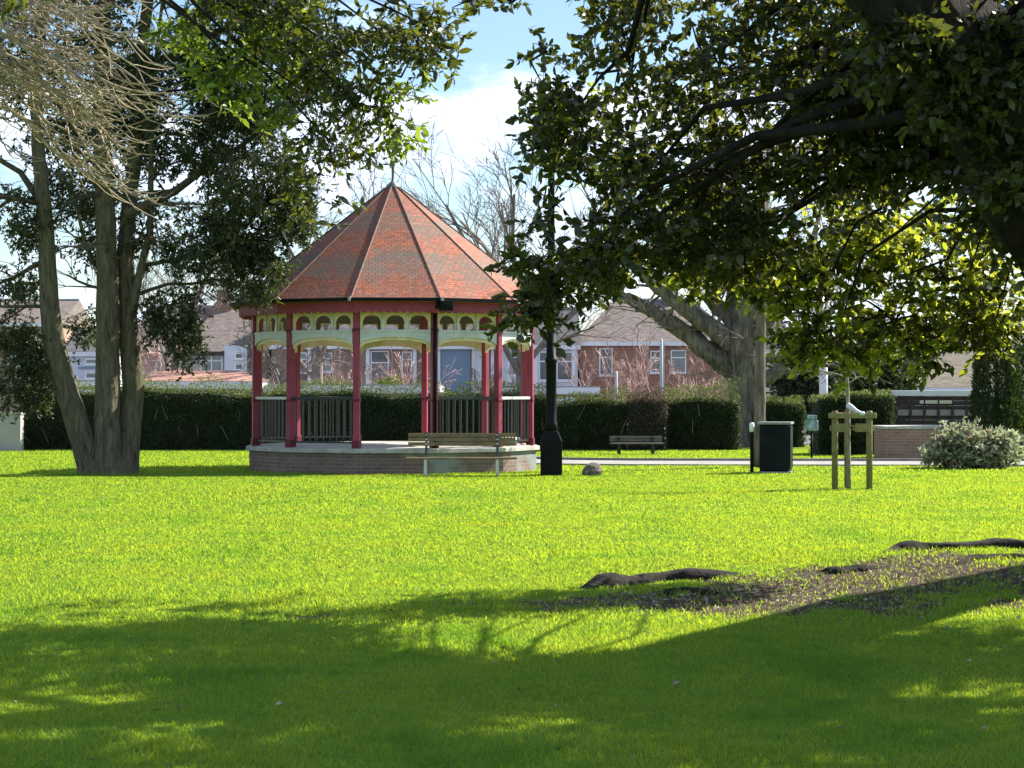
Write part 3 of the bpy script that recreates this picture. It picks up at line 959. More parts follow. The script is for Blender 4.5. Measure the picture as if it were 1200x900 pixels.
def hedge(label, u0, u1, vt0, vt1, Y, depth, lmat, topmat, group, n, name='hedge', z0=0., rough=.10, brown=None, L=.055):
    x0, x1 = P(u0, 0, Y)[0], P(u1, 0, Y)[0]
    h0, h1 = P(0, vt0, Y)[2], P(0, vt1, Y)[2]
    t = thing(name, label, 'hedge', ((x0 + x1) / 2, Y + depth / 2, 0), 0, group)
    hw = (x1 - x0) / 2
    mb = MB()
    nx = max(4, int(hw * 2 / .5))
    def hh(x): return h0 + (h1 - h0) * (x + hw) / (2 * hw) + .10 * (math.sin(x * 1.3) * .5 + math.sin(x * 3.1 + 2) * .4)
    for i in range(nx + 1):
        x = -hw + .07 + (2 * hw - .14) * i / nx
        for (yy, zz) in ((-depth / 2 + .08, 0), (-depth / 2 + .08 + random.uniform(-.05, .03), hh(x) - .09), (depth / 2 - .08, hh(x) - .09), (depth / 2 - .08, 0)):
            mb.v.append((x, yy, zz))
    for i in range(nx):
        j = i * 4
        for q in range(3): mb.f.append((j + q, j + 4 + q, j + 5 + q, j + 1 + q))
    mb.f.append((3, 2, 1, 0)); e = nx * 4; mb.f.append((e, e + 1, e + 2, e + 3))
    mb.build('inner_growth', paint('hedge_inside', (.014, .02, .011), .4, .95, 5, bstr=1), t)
    nf = int(n * .72)
    X = rng.uniform(-hw, hw, nf)
    hx = np.array([hh(a) for a in X])
    Z = rng.uniform(0, 1, nf) * hx
    bulge = fbm(np.stack([X, Z * 0, Z], 1), 1.6, 3, 5)
    Yv = -depth / 2 + .10 - bulge * .24 + rng.normal(0, .03, nf)
    pf = np.stack([X, Yv, Z], 1)
    ns = int(n * .05)
    sd = np.stack([np.where(rng.random(ns) < .5, -hw, hw) + rng.normal(0, .04, ns), rng.uniform(-depth / 2, depth / 2, ns), rng.uniform(0, min(h0, h1), ns)], 1)
    d = rng.normal(size=(nf + ns, 3)); d[:nf, 1] -= .7; d[:, 2] += .3
    P_ = np.concatenate([pf, sd])
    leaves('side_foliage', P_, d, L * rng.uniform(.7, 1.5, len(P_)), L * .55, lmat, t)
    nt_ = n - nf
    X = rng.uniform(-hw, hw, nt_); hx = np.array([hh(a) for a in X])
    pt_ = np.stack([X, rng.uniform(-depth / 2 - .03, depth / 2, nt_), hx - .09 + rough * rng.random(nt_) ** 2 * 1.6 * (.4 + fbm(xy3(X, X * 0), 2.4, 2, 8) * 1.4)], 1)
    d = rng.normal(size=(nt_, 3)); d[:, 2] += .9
    leaves('top_foliage', pt_, d, L * rng.uniform(.8, 1.7, nt_), L * .5, topmat, t)  # lighter leaf colour on the green hedge tops stands in for sun
    # bare stems and old twigs showing on the shaded face
    mb = MB()
    for k in range(int(hw * 2.5)):
        x = random.uniform(-hw, hw); z = random.uniform(.1, 1.)
        mb.tube([(x, -depth / 2 - .06, z), (x + random.uniform(-.25, .25), -depth / 2 - .12, z + random.uniform(.15, .45))], [.010, .005], 3)
    mb.build('twigs', M_TWIG_GREY, t)
    return t
HG = 'clipped hedges along the back of the park'
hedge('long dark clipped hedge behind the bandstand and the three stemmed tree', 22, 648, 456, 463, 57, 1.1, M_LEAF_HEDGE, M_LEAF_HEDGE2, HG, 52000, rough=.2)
hedge('dark hedge with top leaves coloured as sunlit between lamp post and far low bench', 650, 738, 470, 471, 56.6, 1.1, M_LEAF_HEDGE, M_LEAF_HEDGE2, HG, 9000, rough=.22)
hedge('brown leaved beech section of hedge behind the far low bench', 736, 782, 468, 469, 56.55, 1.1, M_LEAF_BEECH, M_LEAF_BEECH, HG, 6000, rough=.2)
hedge('dark hedge with shaggy top coloured as sunlit left of the big bare tree', 780, 868, 466, 470, 56.9, 1.1, M_LEAF_HEDGE, M_LEAF_HEDGE2, HG, 9000, rough=.32)
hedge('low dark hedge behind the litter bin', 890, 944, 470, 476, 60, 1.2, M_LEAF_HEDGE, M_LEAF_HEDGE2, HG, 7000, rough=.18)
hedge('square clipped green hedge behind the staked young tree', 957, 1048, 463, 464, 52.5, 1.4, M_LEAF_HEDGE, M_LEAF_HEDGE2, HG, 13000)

def conifer(label, u, Y, w, top, n, group):
    x, _, _ = P(u, 0, Y); h = P(0, top, Y)[2]
    t = thing('dark_conifer', label, 'tree', (x, Y, 0), 0, group)
    MB().tube([(0, 0, -.1), (0, 0, h * .8)], [.12, .03], 7).build('trunk', M_BARK_OAK, t)
    z = rng.uniform(.02, 1, n); a = rng.uniform(0, 2 * math.pi, n)
    prof = w * np.minimum(1, .78 + .3 * np.sin(z * 3)) * np.sqrt(np.clip(1 - z ** 5, 0, 1))
    lump = fbm(np.stack([np.cos(a) * 2, np.sin(a) * 2, z * h], 1), 1.2, 3, 7)
    rr = prof * (.72 + .45 * lump) * rng.uniform(.8, 1.02, n)
    p = np.stack([np.cos(a) * rr, np.sin(a) * rr, z * h], 1)
    d = np.stack([np.cos(a) * .6, np.sin(a) * .6, np.full(n, .9)], 1) + rng.normal(0, .35, (n, 3))
    leaves('crown', p, d, .12 * rng.uniform(.7, 1.4, n), .04, M_LEAF_HEDGE, t)
    return t
conifer('broad dark conifer at the right end of the timber fence', 1168, 50.5, .62, 392, 9000, 'dark conifers by the fence')
conifer('taller dark conifer cut by the right edge of the view', 1212, 51.5, .75, 360, 10000, 'dark conifers by the fence')

# ---- big three stemmed tree on the left
def left_tree():
    Y = 40.0
    bx, by, _ = P(127, 555, Y)
    t = thing('multi_stem_tree', 'evergreen tree with three grey brown stems left of the bandstand', 'tree', (bx, by, 0))
    def L(u, v, dy=0):
        p = P(u, v, Y); return (p[0] - bx, dy, p[2])
    stems = [
        ([(110, 562), (105, 540), (93, 500), (78, 455), (67, 410), (60, 360), (57, 300), (54, 240), (48, 170), (45, 90), (55, 0), (50, -120), (60, -260)], [.30, .24, .23, .225, .21, .19, .165, .15, .13, .12, .10, .08, .03], -.05),
        ([(128, 562), (128, 540), (127, 490), (127, 430), (127, 370), (126, 300), (124, 230), (121, 150), (120, 60), (128, -60), (124, -200), (135, -330)], [.34, .28, .24, .235, .225, .20, .19, .17, .15, .12, .09, .03], -.1),
        ([(143, 562), (147, 540), (152, 500), (153, 450), (149, 400), (147, 350), (144, 300), (148, 240), (156, 160), (160, 70), (175, -40), (190, -180), (200, -320)], [.28, .24, .20, .20, .20, .19, .17, .15, .14, .12, .10, .07, .02], .12),
    ]
    for k, (pp, rr, dy) in enumerate(stems):
        pts = [L(u, v, dy + (.02 * i * (k - 1))) for i, (u, v) in enumerate(pp)]
        fine = []; fr = []
        for i in range(len(pts) - 1):
            for j in range(4):
                q = j / 4
                fine.append(Vector(pts[i]).lerp(Vector(pts[i + 1]), q) + Vector((random.gauss(0, .008), 0, 0))); fr.append(rr[i] + (rr[i + 1] - rr[i]) * q)
        fine.append(Vector(pts[-1])); fr.append(rr[-1])
        MB().tube(fine, fr, 16, flute=.07, seed=k * 2).build('stem', M_BARK_LEFT, t, True)
    # flared root base
    mb = MB(); n = 26
    prof = [(.66, -.12), (.565, .0), (.50, .08), (.45, .2), (.38, .32), (.24, .41), (.05, .44)]
    mb.lathe(prof, n)
    v = np.array(mb.v); a = np.arctan2(v[:, 1], v[:, 0])
    k = 1 + .10 * np.sin(a * 5 + 1) * np.clip(1 - v[:, 2], .2, 1) + .10 * (fbm(v, 4, 3, 1) - .5)
    v[:, 0] *= k; v[:, 1] *= k * .8
    mb.v = [tuple(q) for q in v]
    mb.build('root_flare', M_BARK_LEFT, t, True)
    limbs = [([(150, 380), (163, 330), (174, 270), (178, 200), (176, 110), (190, 0)], .10),
             ([(148, 250), (175, 240), (205, 222), (240, 195), (285, 170), (330, 130)], .11),
             ([(126, 330), (112, 312), (100, 290), (92, 250), (70, 200)], .07),
             ([(59, 300), (40, 310), (15, 325), (-30, 345)], .06),
             ([(150, 345), (170, 310), (215, 300), (262, 290), (310, 270)], .06),
             ([(120, 120), (180, 70), (260, 30), (340, 20)], .10),
             ([(57, 250), (20, 200), (-30, 170), (-90, 160)], .08)]
    lm = MB(); ends = []
    for pp, r in limbs:
        pts = [Vector(L(u, v, random.uniform(-.3, .3))) for u, v in pp]
        lm.tube(pts, [r * (1 - .7 * i / (len(pts) - 1)) for i in range(len(pts))], 8, cap=False)
        for q in pts[2:]:
            for _ in range(4):
                d = (random.gauss(0, 1), random.gauss(0, .7), random.gauss(-.1, .6))
                grow(lm, q, d, random.uniform(.6, 1.2), r * .3, 1, [4], .15, .3, .6, .6, 4, .8, .006)
    for k in range(30):
        a = random.uniform(0, 6.28); s = random.choice(stems)
        i = random.randint(5, len(s[0]) - 3)
        q = Vector(L(*s[0][i], s[2]))
        grow(lm, q, (math.cos(a), math.sin(a), .3), random.uniform(1.2, 2.2), .045, 2, [4, 3], .1, .25, .6, .55, 5, .8, .006)
    lm.build('branches', M_BARK_LEFT, t, True)
    # foliage: (u, v, ru, rv, depth offset, depth radius, sprays, gate)
    B = [(22, 428, 52, 50, .2, .8, 420, .40), (10, 400, 40, 40, 0, .6, 150, .44), (92, 372, 22, 32, .5, .5, 60, .45), (112, 300, 30, 40, .6, .6, 60, .5),
         (205, 360, 30, 32, -.2, .6, 150, .44), (222, 398, 22, 34, -.2, .4, 120, .42), (190, 378, 14, 26, -.2, .4, 50, .42),
         (250, 290, 62, 48, 0, 1.2, 520, .45), (300, 220, 72, 80, 0, 1.5, 1050, .44), (318, 290, 24, 34, -.3, .7, 170, .42), (338, 230, 32, 60, 0, 1, 300, .43), (300, 330, 26, 16, -.3, .6, 90, .40),
         (215, 120, 105, 80, .4, 1.6, 1500, .43), (300, 60, 105, 90, 0, 1.8, 1900, .41), (400, 130, 30, 70, 0, 1.0, 130, .48),
         (90, 150, 90, 70, .9, 1.2, 650, .46), (30, 250, 50, 45, .5, 1, 260, .48), (20, 320, 40, 30, .5, 1, 120, .47), (90, 240, 60, 45, .8, .9, 260, .48),
         (60, 40, 110, 90, .6, 1.6, 1100, .44), (180, 260, 40, 50, .5, .8, 130, .5),
         (150, -90, 210, 90, 0, 2.6, 2200, .43), (110, -230, 170, 110, 0, 2.4, 1500, .44), (-90, 100, 80, 150, 0, 2, 800, .45), (330, -40, 80, 70, 0, 1.5, 600, .43)]
    P0 = []
    for (u, v, ru, rv, dy, ry, n, g) in B:
        c = L(u, v, dy)
        P0.append(blob_points(c, (ru / 60, ry, rv / 60), int(n * .74), g + .07, 2.0, 3))
    pts = np.concatenate(P0)
    # drooping sprays of small leaves
    b, d, LL, WW, a0, a1 = sprays(pts, 15, .42, .095, .042, droop=.9)
    leaves('crown', b, d, LL, WW, M_LEAF_YEW, t)
    thin_prisms('twigs', a0, a1, .006, M_BARK_LEFT, t)
random.seed(3)
left_tree()

# ---- big bare tree beyond the path on the right
def far_tree():
    Y = 61.0
    bx, by, _ = P(876, 523, Y)
    t = thing('big_bare_tree', 'big bare tree with thick trunk and long low limbs left of litter bin', 'tree', (bx, by, 0))
    def L(u, v, dy=0):
        p = P(u, v, Y); return (p[0] - bx, dy, p[2])
    pp = [(880, 530), (876, 512), (875, 480), (872, 450), (870, 420), (872, 385), (874, 350), (872, 300), (868, 240)]
    rr = [.78, .56, .46, .47, .56, .62, .58, .48, .36]
    pts = [Vector(L(u, v)) for u, v in pp]
    fine = []; fr = []
    for i in range(len(pts) - 1):
        for j in range(4):
            fine.append(pts[i].lerp(pts[i + 1], j / 4)); fr.append(rr[i] + (rr[i + 1] - rr[i]) * j / 4)
    MB().tube(fine, fr, 20, flute=.14, seed=1).build('trunk', M_BARK_FAR, t, True)
    limbs = [([(868, 440), (845, 422), (815, 398), (785, 375), (758, 360), (728, 348), (700, 330), (670, 318)], .36, 0),
             ([(866, 410), (835, 388), (800, 362), (770, 338), (740, 310), (715, 280)], .32, -.3),
             ([(868, 385), (838, 352), (812, 330), (790, 300), (775, 260)], .28, .4),
             ([(878, 440), (895, 446), (912, 432), (932, 405), (955, 380), (985, 350)], .26, -.2),
             ([(876, 400), (900, 380), (925, 340), (950, 300), (965, 250)], .26, .3),
             ([(872, 330), (850, 280), (840, 220), (845, 150)], .25, 0), ([(872, 300), (895, 250), (905, 180), (900, 110)], .22, .3),
             ([(888, 425), (905, 418), (940, 425), (985, 430), (1020, 446)], .09, -.4)]
    for pp, r, dy in limbs:
        pts = [Vector(L(u, v, dy * (i + 1) * .5)) for i, (u, v) in enumerate(pp)]
        fine = []; fr = []
        m = len(pts) - 1
        for i in range(m):
            for j in range(4):
                q = (i + j / 4) / m
                fine.append(pts[i].lerp(pts[i + 1], j / 4) + Vector((0, 0, random.gauss(0, .03)))); fr.append(r * (1 - .72 * q))
        fine.append(pts[-1]); fr.append(r * .25)
        MB().tube(fine, fr, 10, flute=.12, seed=dy).build('limb', M_BARK_FAR, t, True)
    mb = MB()
    for pp, r, dy in limbs:
        for i in range(1, len(pp)):
            q = Vector(L(*pp[i], dy * (i + 1) * .5))
            for _ in range(3):
                grow(mb, q, (random.gauss(0, .8), random.gauss(0, .6), abs(random.gauss(.5, .6))), random.uniform(1.2, 2.6), .05, 2, [4, 3], .03, .22, .6, .5, 5, .7, .008)
    mb.build('branches', M_BARK_FAR, t)
random.seed(8)
far_tree()

def slim_tree():
    Y = 43.5
    bx, by, _ = P(890, 548, Y)
    t = thing('slim_tree', 'slim mottled grey tree trunk rising just behind the litter bin', 'tree', (bx, by, 0))
    pts = [(0, 0, -.1), (.0, 0, .5), (.02, 0, 1.5), (.02, 0, 2.5), (.05, 0, 3.6), (.10, .05, 5), (.06, .1, 7)]
    MB().tube(pts, [.15, .125, .115, .11, .10, .08, .03], 12, flute=.06).build('trunk', M_BARK_FAR, t, True)
    mb = MB()
    for k in range(16):
        a = random.uniform(0, 6.28)
        grow(mb, (.06, 0, 3.4 + k * .22), (math.cos(a), math.sin(a), .7), random.uniform(1, 1.9), .035, 2, [4, 3], .0, .22, .6, .5, 4, .7, .006)
    mb.build('branches', M_BARK_FAR, t)
slim_tree()

# ---- large evergreen whose crown hangs over the right half
SUN_AZ = R(30)       # bearing of the sun from +X towards +Y
SUN_EL = R(38)
def oak():
    bx, by = 6.3, 17.8
    t = thing('holm_oak', 'large evergreen oak whose dark leafy crown overhangs the right half of the lawn', 'tree', (bx, by, H(bx, by)))
    def W(u, v, Y):
        p = P(u, v, Y); return Vector((p[0] - bx, p[1] - by, p[2] - H(bx, by)))
    # trunk: leans out of the ground right of the view, forks into limbs
    tr = [Vector((.3, 0, -.3)), Vector((.1, 0, .3)), Vector((-.1, -.3, 1.3)), Vector((-.55, -1.0, 2.3)), W(1248, 232, 13.2), W(1170, 118, 12.9), W(1078, 10, 12.6), W(980, -90, 12.5), W(860, -170, 12.4)]
    rr = [.85, .66, .54, .50, .47, .40, .33, .27, .2]
    fine = []; fr = []
    for i in range(len(tr) - 1):
        for j in range(4):
            fine.append(tr[i].lerp(tr[i + 1], j / 4)); fr.append(rr[i] + (rr[i + 1] - rr[i]) * j / 4)
    MB().tube(fine, fr, 18, flute=.12).build('trunk', M_BARK_OAK, t, True)
    # surface roots
    def root(us, Y, r, zz):
        pts = []; rad = []
        m = len(us) - 1
        for i in range(m * 5 + 1):
            q = i / 5; a = min(int(q), m - 1); f = q - a
            u = us[a][0] + (us[a + 1][0] - us[a][0]) * f; y = us[a][1] + (us[a + 1][1] - us[a][1]) * f
            x = (u - 600) / F * y
            k = q / m
            e = min(1, k * 4, (1 - k) * 4) ** .7
            rr_ = r * (.35 + .65 * e) * (1 + .12 * math.sin(k * 11) + .07 * math.sin(k * 31))
            pts.append(Vector((x - bx + .02 * math.sin(k * 23), y - by + .04 * math.sin(k * 13), H(x, y) - H(bx, by) - rr_ * (.95 - .62 * e))))
            rad.append(rr_)
        MB().tube(pts, rad, 14, flute=.16).build('root', M_ROOT, t, True)
    root([(676, 16.4), (705, 16.65), (745, 16.85), (785, 16.95), (830, 17.05), (874, 17.1)], 0, .125, .03)
    root([(1032, 17.9), (1055, 18.15), (1085, 18.25), (1120, 18.1), (1165, 18.2), (1215, 18.1), (1290, 18)], 0, .095, .02)
    root([(770, 15.9), (800, 16.0), (845, 15.8)], 0, .05, 0)
    root([(960, 16.9), (990, 16.8), (1030, 17.0)], 0, .05, 0)
    root([(1120, 17.0), (1150, 17.3), (1190, 17.3), (1240, 17.2)], 0, .05, .0)
    # (u, v, ru, rv, Y, depth radius, sprays, gate, leaf set)
    D, S = 'dark', 'sun'
    B = [
        # left fringe above and right of the lamp post
        (640, 60, 40, 50, 15.5, .8, 60, .50, D), (665, 150, 50, 55, 15.5, .9, 150, .46, D), (632, 175, 26, 20, 15.2, .4, 50, .40, D), (640, 250, 32, 30, 15.5, .6, 60, .48, D),
        (640, 328, 46, 36, 15.5, .7, 260, .40, D), (700, 305, 55, 36, 15.3, .8, 330, .40, D), (620, 365, 32, 20, 15.2, .5, 110, .40, D), (610, 300, 18, 30, 15.3, .4, 36, .45, D),
        (740, 80, 80, 90, 15.5, 1.1, 420, .46, D), (745, 210, 75, 70, 15.5, 1.1, 520, .45, D), (760, 275, 75, 44, 15.4, .9, 430, .42, D),
        (840, 90, 90, 90, 15.5, 1.2, 650, .44, D), (860, 210, 95, 75, 15.5, 1.2, 900, .42, D), (870, 285, 90, 50, 15.5, 1.0, 600, .43, D),
        (950, 60, 90, 80, 14.5, 1.2, 900, .40, D), (980, 170, 90, 75, 15, 1.2, 950, .41, D), (1070, 70, 100, 80, 14, 1.2, 2000, .34, D), (1160, 60, 90, 90, 13.5, 1.0, 1700, .33, D), (1100, 130, 75, 55, 14.3, .5, 700, .34, D),
        (1150, 170, 70, 60, 14, .9, 1000, .35, D), (1190, 250, 45, 55, 14, .6, 600, .35, D), (1050, 190, 60, 45, 14.6, .8, 360, .43, D),
        (1180, 60, 75, 65, 12.5, .3, 520, .36, D), (1125, 110, 60, 50, 12.5, .3, 340, .37, D), (1195, 190, 50, 60, 12.6, .3, 360, .36, D), (1060, 45, 65, 45, 12.3, .3, 300, .38, D),
        (648, 130, 40, 46, 15.4, .5, 420, .36, D),
        # lower skirt, half its sprays coloured as sunlit
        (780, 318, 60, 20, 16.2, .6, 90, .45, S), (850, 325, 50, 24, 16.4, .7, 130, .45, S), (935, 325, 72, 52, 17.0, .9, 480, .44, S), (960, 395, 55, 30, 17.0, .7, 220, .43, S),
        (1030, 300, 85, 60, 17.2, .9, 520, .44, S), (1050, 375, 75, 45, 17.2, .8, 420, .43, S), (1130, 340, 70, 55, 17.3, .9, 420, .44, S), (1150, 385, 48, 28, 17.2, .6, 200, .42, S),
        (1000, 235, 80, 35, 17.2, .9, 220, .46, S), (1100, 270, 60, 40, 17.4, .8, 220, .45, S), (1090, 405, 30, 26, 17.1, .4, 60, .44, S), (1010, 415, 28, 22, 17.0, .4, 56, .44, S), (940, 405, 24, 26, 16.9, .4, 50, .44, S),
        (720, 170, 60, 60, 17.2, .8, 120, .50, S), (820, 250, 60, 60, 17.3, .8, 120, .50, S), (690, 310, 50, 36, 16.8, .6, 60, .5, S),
        (740, -20, 80, 50, 15.5, .8, 330, .44, D), (860, -20, 80, 50, 15.2, .9, 420, .42, D), (960, -30, 70, 40, 14.4, .8, 400, .42, D),
        # sprays along the top of the sky gap
        (560, 8, 60, 14, 15.5, .5, 26, .45, D), (600, 2, 20, 10, 15.5, .3, 8, .4, D),
    ]
    Pd, Ps = [], []
    limbs = MB()
    lim_anchor = [fine[16], fine[20], fine[24], fine[28], fine[-1]]
    for (u, v, ru, rv, Y, ry, n, g, kind) in B:
        c = W(u, v, Y); k = Y / F
        q = blob_points(tuple(c), (ru * k * .88, ry, rv * k * .88), int(n * (.225 if kind == D else .36)), g + .05, 3.6, 6)
        (Pd if kind == D else Ps).append(q)
        a = min(lim_anchor, key=lambda s: (s - c).length) if v > -20 else lim_anchor[-1]
        mid = (a + c) / 2 + Vector((0, 0, .45))
        if ru > 40:
            pts = [a, a.lerp(mid, .55) + Vector((0, 0, .1)), mid, mid.lerp(c, .5) + Vector((0, 0, .08)), mid.lerp(c, .78), mid.lerp(c, .95)]
            pts = [pts[0]] + [p_ + Vector((random.gauss(0, .10), random.gauss(0, .10), random.gauss(0, .07))) for p_ in pts[1:]]
            ks = 1 if kind == D else .5
            limbs.tube(pts, [ks * r_ for r_ in (.055, .045, .034, .022, .012, .004)], 7, cap=False)
        for _ in range(max(3, int(n / 45))):
            e = Vector(q[rng.integers(len(q))])
            m2 = c.lerp(e, .5) + Vector((random.gauss(0, .06), random.gauss(0, .06), .06))
            limbs.tube([c, m2, e], [.013, .009, .004], 4, cap=False)
    # the rest of the crown, outside the frame, in world metres (throws the foreground shade)
    O = [((5.2, 12.6, 5.5), (2.6, 1.9, .8), 1500, .50), ((8.0, 13.2, 5.8), (2.6, 2.3, 1.2), 2700, .46), ((10.2, 14.2, 5.8), (2.2, 2.2, 1.4), 2000, .39), ((3.4, 11.2, 5.1), (2.0, 1.4, .7), 1000, .48), ((8.6, 15.6, 6.1), (1.9, 1.3, .8), 1300, .40), ((10.0, 16.6, 6.0), (2.3, 1.3, .8), 2000, .38),
         ((6.8, 10.4, 5.2), (2.8, 1.6, 1.0), 1700, .44), ((9.6, 10.8, 5.0), (2.4, 2.0, 1.4), 1200, .42), ((2.6, 14.0, 5.9), (2.0, 1.3, .6), 420, .49), ((6.2, 15.2, 6.4), (2.2, 1.2, .8), 420, .49),
         ((.9, 12.6, 5.4), (1.5, 1.2, .5), 260, .46)]
    for c, r, n, g in O:
        c = (c[0] - bx, c[1] - by, c[2])
        Po = blob_points(c, r, n, g, 1.3, 12)
        Pd.append(Po)
        a = min(lim_anchor, key=lambda s: (s - Vector(c)).length)
        limbs.tube([a, a.lerp(Vector(c), .5) + Vector((0, 0, .4)), Vector(c)], [.14, .1, .04], 7, cap=False)
    limbs.build('branches', M_BARK_OAK, t, True)
    Pd = np.concatenate(Pd); Ps = np.concatenate(Ps)
    print('oak sprays', len(Pd), len(Ps))
    b, d, L, Wd, a0, a1 = sprays(Pd, 12, .27, .078, .041, droop=.35)
    oval_leaves('crown', b, d, L, Wd, M_LEAF_OAK, t)
    thin_prisms('twigs', a0, a1, .0035, M_BARK_OAK, t)
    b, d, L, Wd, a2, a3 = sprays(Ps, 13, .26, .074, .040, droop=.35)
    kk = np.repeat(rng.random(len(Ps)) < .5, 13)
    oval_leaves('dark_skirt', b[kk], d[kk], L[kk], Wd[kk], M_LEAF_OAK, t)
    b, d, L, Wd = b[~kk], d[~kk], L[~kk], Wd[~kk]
    o = oval_leaves('sunlit_tone_skirt', b, d, L, Wd, M_LEAF_BRIGHT, t)  # brighter copy of the oak leaf, sun glow painted in
    o['label'] = 'lower edge leaves coloured yellow green as if sunlit'
    thin_prisms('twigs', a2, a3, .0035, M_BARK_OAK, t)
random.seed(21)
oak()

# ---- evergreen sprays hanging in from the upper left, its trunk left of the view
def left_evergreen():
    bx, by = -7.6, 19.0
    t = thing('laurel_tree', 'evergreen tree with glossy leaf sprays, some coloured as sunlit, hanging across the top left', 'tree', (bx, by, 0))
    def W(u, v, Y):
        p = P(u, v, Y); return Vector((p[0] - bx, p[1] - by, p[2]))
    MB().tube([(0, 0, -.2), (0, 0, 1), (.1, 0, 2.5), (.3, -.1, 4.2), (.6, -.2, 6), (.8, -.2, 8)], [.42, .34, .3, .26, .2, .08], 14, flute=.1).build('trunk', M_BARK_OAK, t, True)
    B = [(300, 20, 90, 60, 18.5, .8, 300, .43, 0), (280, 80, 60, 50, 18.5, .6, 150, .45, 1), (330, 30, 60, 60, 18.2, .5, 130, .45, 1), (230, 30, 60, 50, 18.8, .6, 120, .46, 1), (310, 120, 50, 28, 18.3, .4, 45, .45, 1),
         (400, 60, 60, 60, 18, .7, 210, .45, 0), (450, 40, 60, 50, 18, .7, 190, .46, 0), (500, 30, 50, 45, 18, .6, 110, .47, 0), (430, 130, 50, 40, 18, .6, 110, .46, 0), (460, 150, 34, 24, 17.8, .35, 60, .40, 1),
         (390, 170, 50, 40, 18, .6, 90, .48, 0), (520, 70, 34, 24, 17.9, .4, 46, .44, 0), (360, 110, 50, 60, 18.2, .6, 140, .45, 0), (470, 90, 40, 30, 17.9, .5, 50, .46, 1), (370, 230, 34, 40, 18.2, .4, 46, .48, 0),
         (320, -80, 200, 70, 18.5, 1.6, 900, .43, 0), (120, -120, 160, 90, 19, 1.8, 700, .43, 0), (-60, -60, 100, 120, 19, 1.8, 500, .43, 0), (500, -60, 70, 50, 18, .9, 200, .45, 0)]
    mb = MB(); A, C = [], []
    hub = Vector((.6, -.2, 6.0))
    for (u, v, ru, rv, Y, ry, n, g, kind) in B:
        c = W(u, v, Y); k = Y / F
        q = blob_points(tuple(c), (ru * k * .85, ry, rv * k * .85), int(n * .34), g + .075, 3.2, 15)
        (C if kind else A).append(q)
        if n > 85:
            g_ = lambda a: Vector((random.gauss(0, a), random.gauss(0, a), random.gauss(0, a)))
            mb.tube([hub] + [hub.lerp(c, q_) + Vector((0, 0, .9 * math.sin(3.14 * q_))) + g_(.09) for q_ in (.15, .3, .45, .6, .75, .88)] + [c], [.05, .045, .04, .033, .026, .02, .014, .008], 6, cap=False)
        for _ in range(max(2, n // 30)):
            e = Vector(q[rng.integers(len(q))])
            mb.tube([c, c.lerp(e, .5) + Vector((0, 0, .05)), e], [.011, .008, .004], 4, cap=False)
    mb.build('branches', M_BARK_OAK, t, True)
    for arr, m, nm in ((A, M_LEAF_OAK, 'crown'), (C, M_LEAF_LAUREL, 'sunlit_tone_sprays')):  # second set is the same foliage coloured as sunlit
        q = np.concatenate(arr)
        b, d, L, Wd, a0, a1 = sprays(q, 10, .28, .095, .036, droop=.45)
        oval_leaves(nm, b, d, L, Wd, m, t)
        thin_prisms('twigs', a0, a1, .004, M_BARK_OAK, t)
random.seed(22)
left_evergreen()

# ---- bare tree with tan twigs, upper left
def twig_tree():
    bx, by = -8.6, 23.0
    t = thing('bare_twig_tree', 'leafless tree with sweeping tan twigs filling the upper left corner', 'tree', (bx, by, 0))
    MB().tube([(0, 0, -.2), (0, 0, 1.2), (-.1, 0, 3), (0, 0, 5), (.1, 0, 7), (.1, 0, 9)], [.36, .28, .24, .2, .14, .06], 14, flute=.1).build('trunk', M_TWIG_GREY, t, True)
    mb = MB()
    def W(u, v, Y):
        p = P(u, v, Y); return Vector((p[0] - bx, p[1] - by, p[2]))
    def curve(a, b, sag, r0, n=8, wob=.02, r1=.35):
        pts = []
        for i in range(n + 1):
            q = i / n
            p = a.lerp(b, q) + Vector((random.gauss(0, wob), random.gauss(0, wob), sag * math.sin(math.pi * q) + random.gauss(0, wob)))
            pts.append(p)
        mb.tube(pts, [r0 * (1 - (1 - r1) * i / n) for i in range(n + 1)], 5, cap=False)
        return pts
    hub = Vector((.05, 0, 5.9))
    for k in range(14):
        v = -130 + k * 23 + random.uniform(-12, 12)
        e = W(random.uniform(20, 120), v, 23 + random.uniform(-.9, .9))
        limb = curve(hub + Vector((0, 0, random.uniform(-1.2, 1.6))), e, random.uniform(.1, .5), .045, 9, .05, .3)
        for i in range(3, 10):
            for _ in range(2):
                a = limb[i]
                b = a + Vector((random.uniform(.3, 1.35), random.gauss(0, .35), random.uniform(-.9, .05)))
                tw = curve(a, b, random.uniform(-.22, -.05), random.uniform(.009, .016), 7, .018)
                for jx in range(1, 8):
                    for _ in range(1):
                        c = tw[jx] + Vector((random.uniform(.08, .6), random.gauss(0, .2), random.uniform(-.34, .12)))
                        curve(tw[jx], c, random.uniform(-.10, -.01), .0085, 4, .01, .6)
    mb.build('branches', M_TWIG, t)
random.seed(5)
twig_tree()

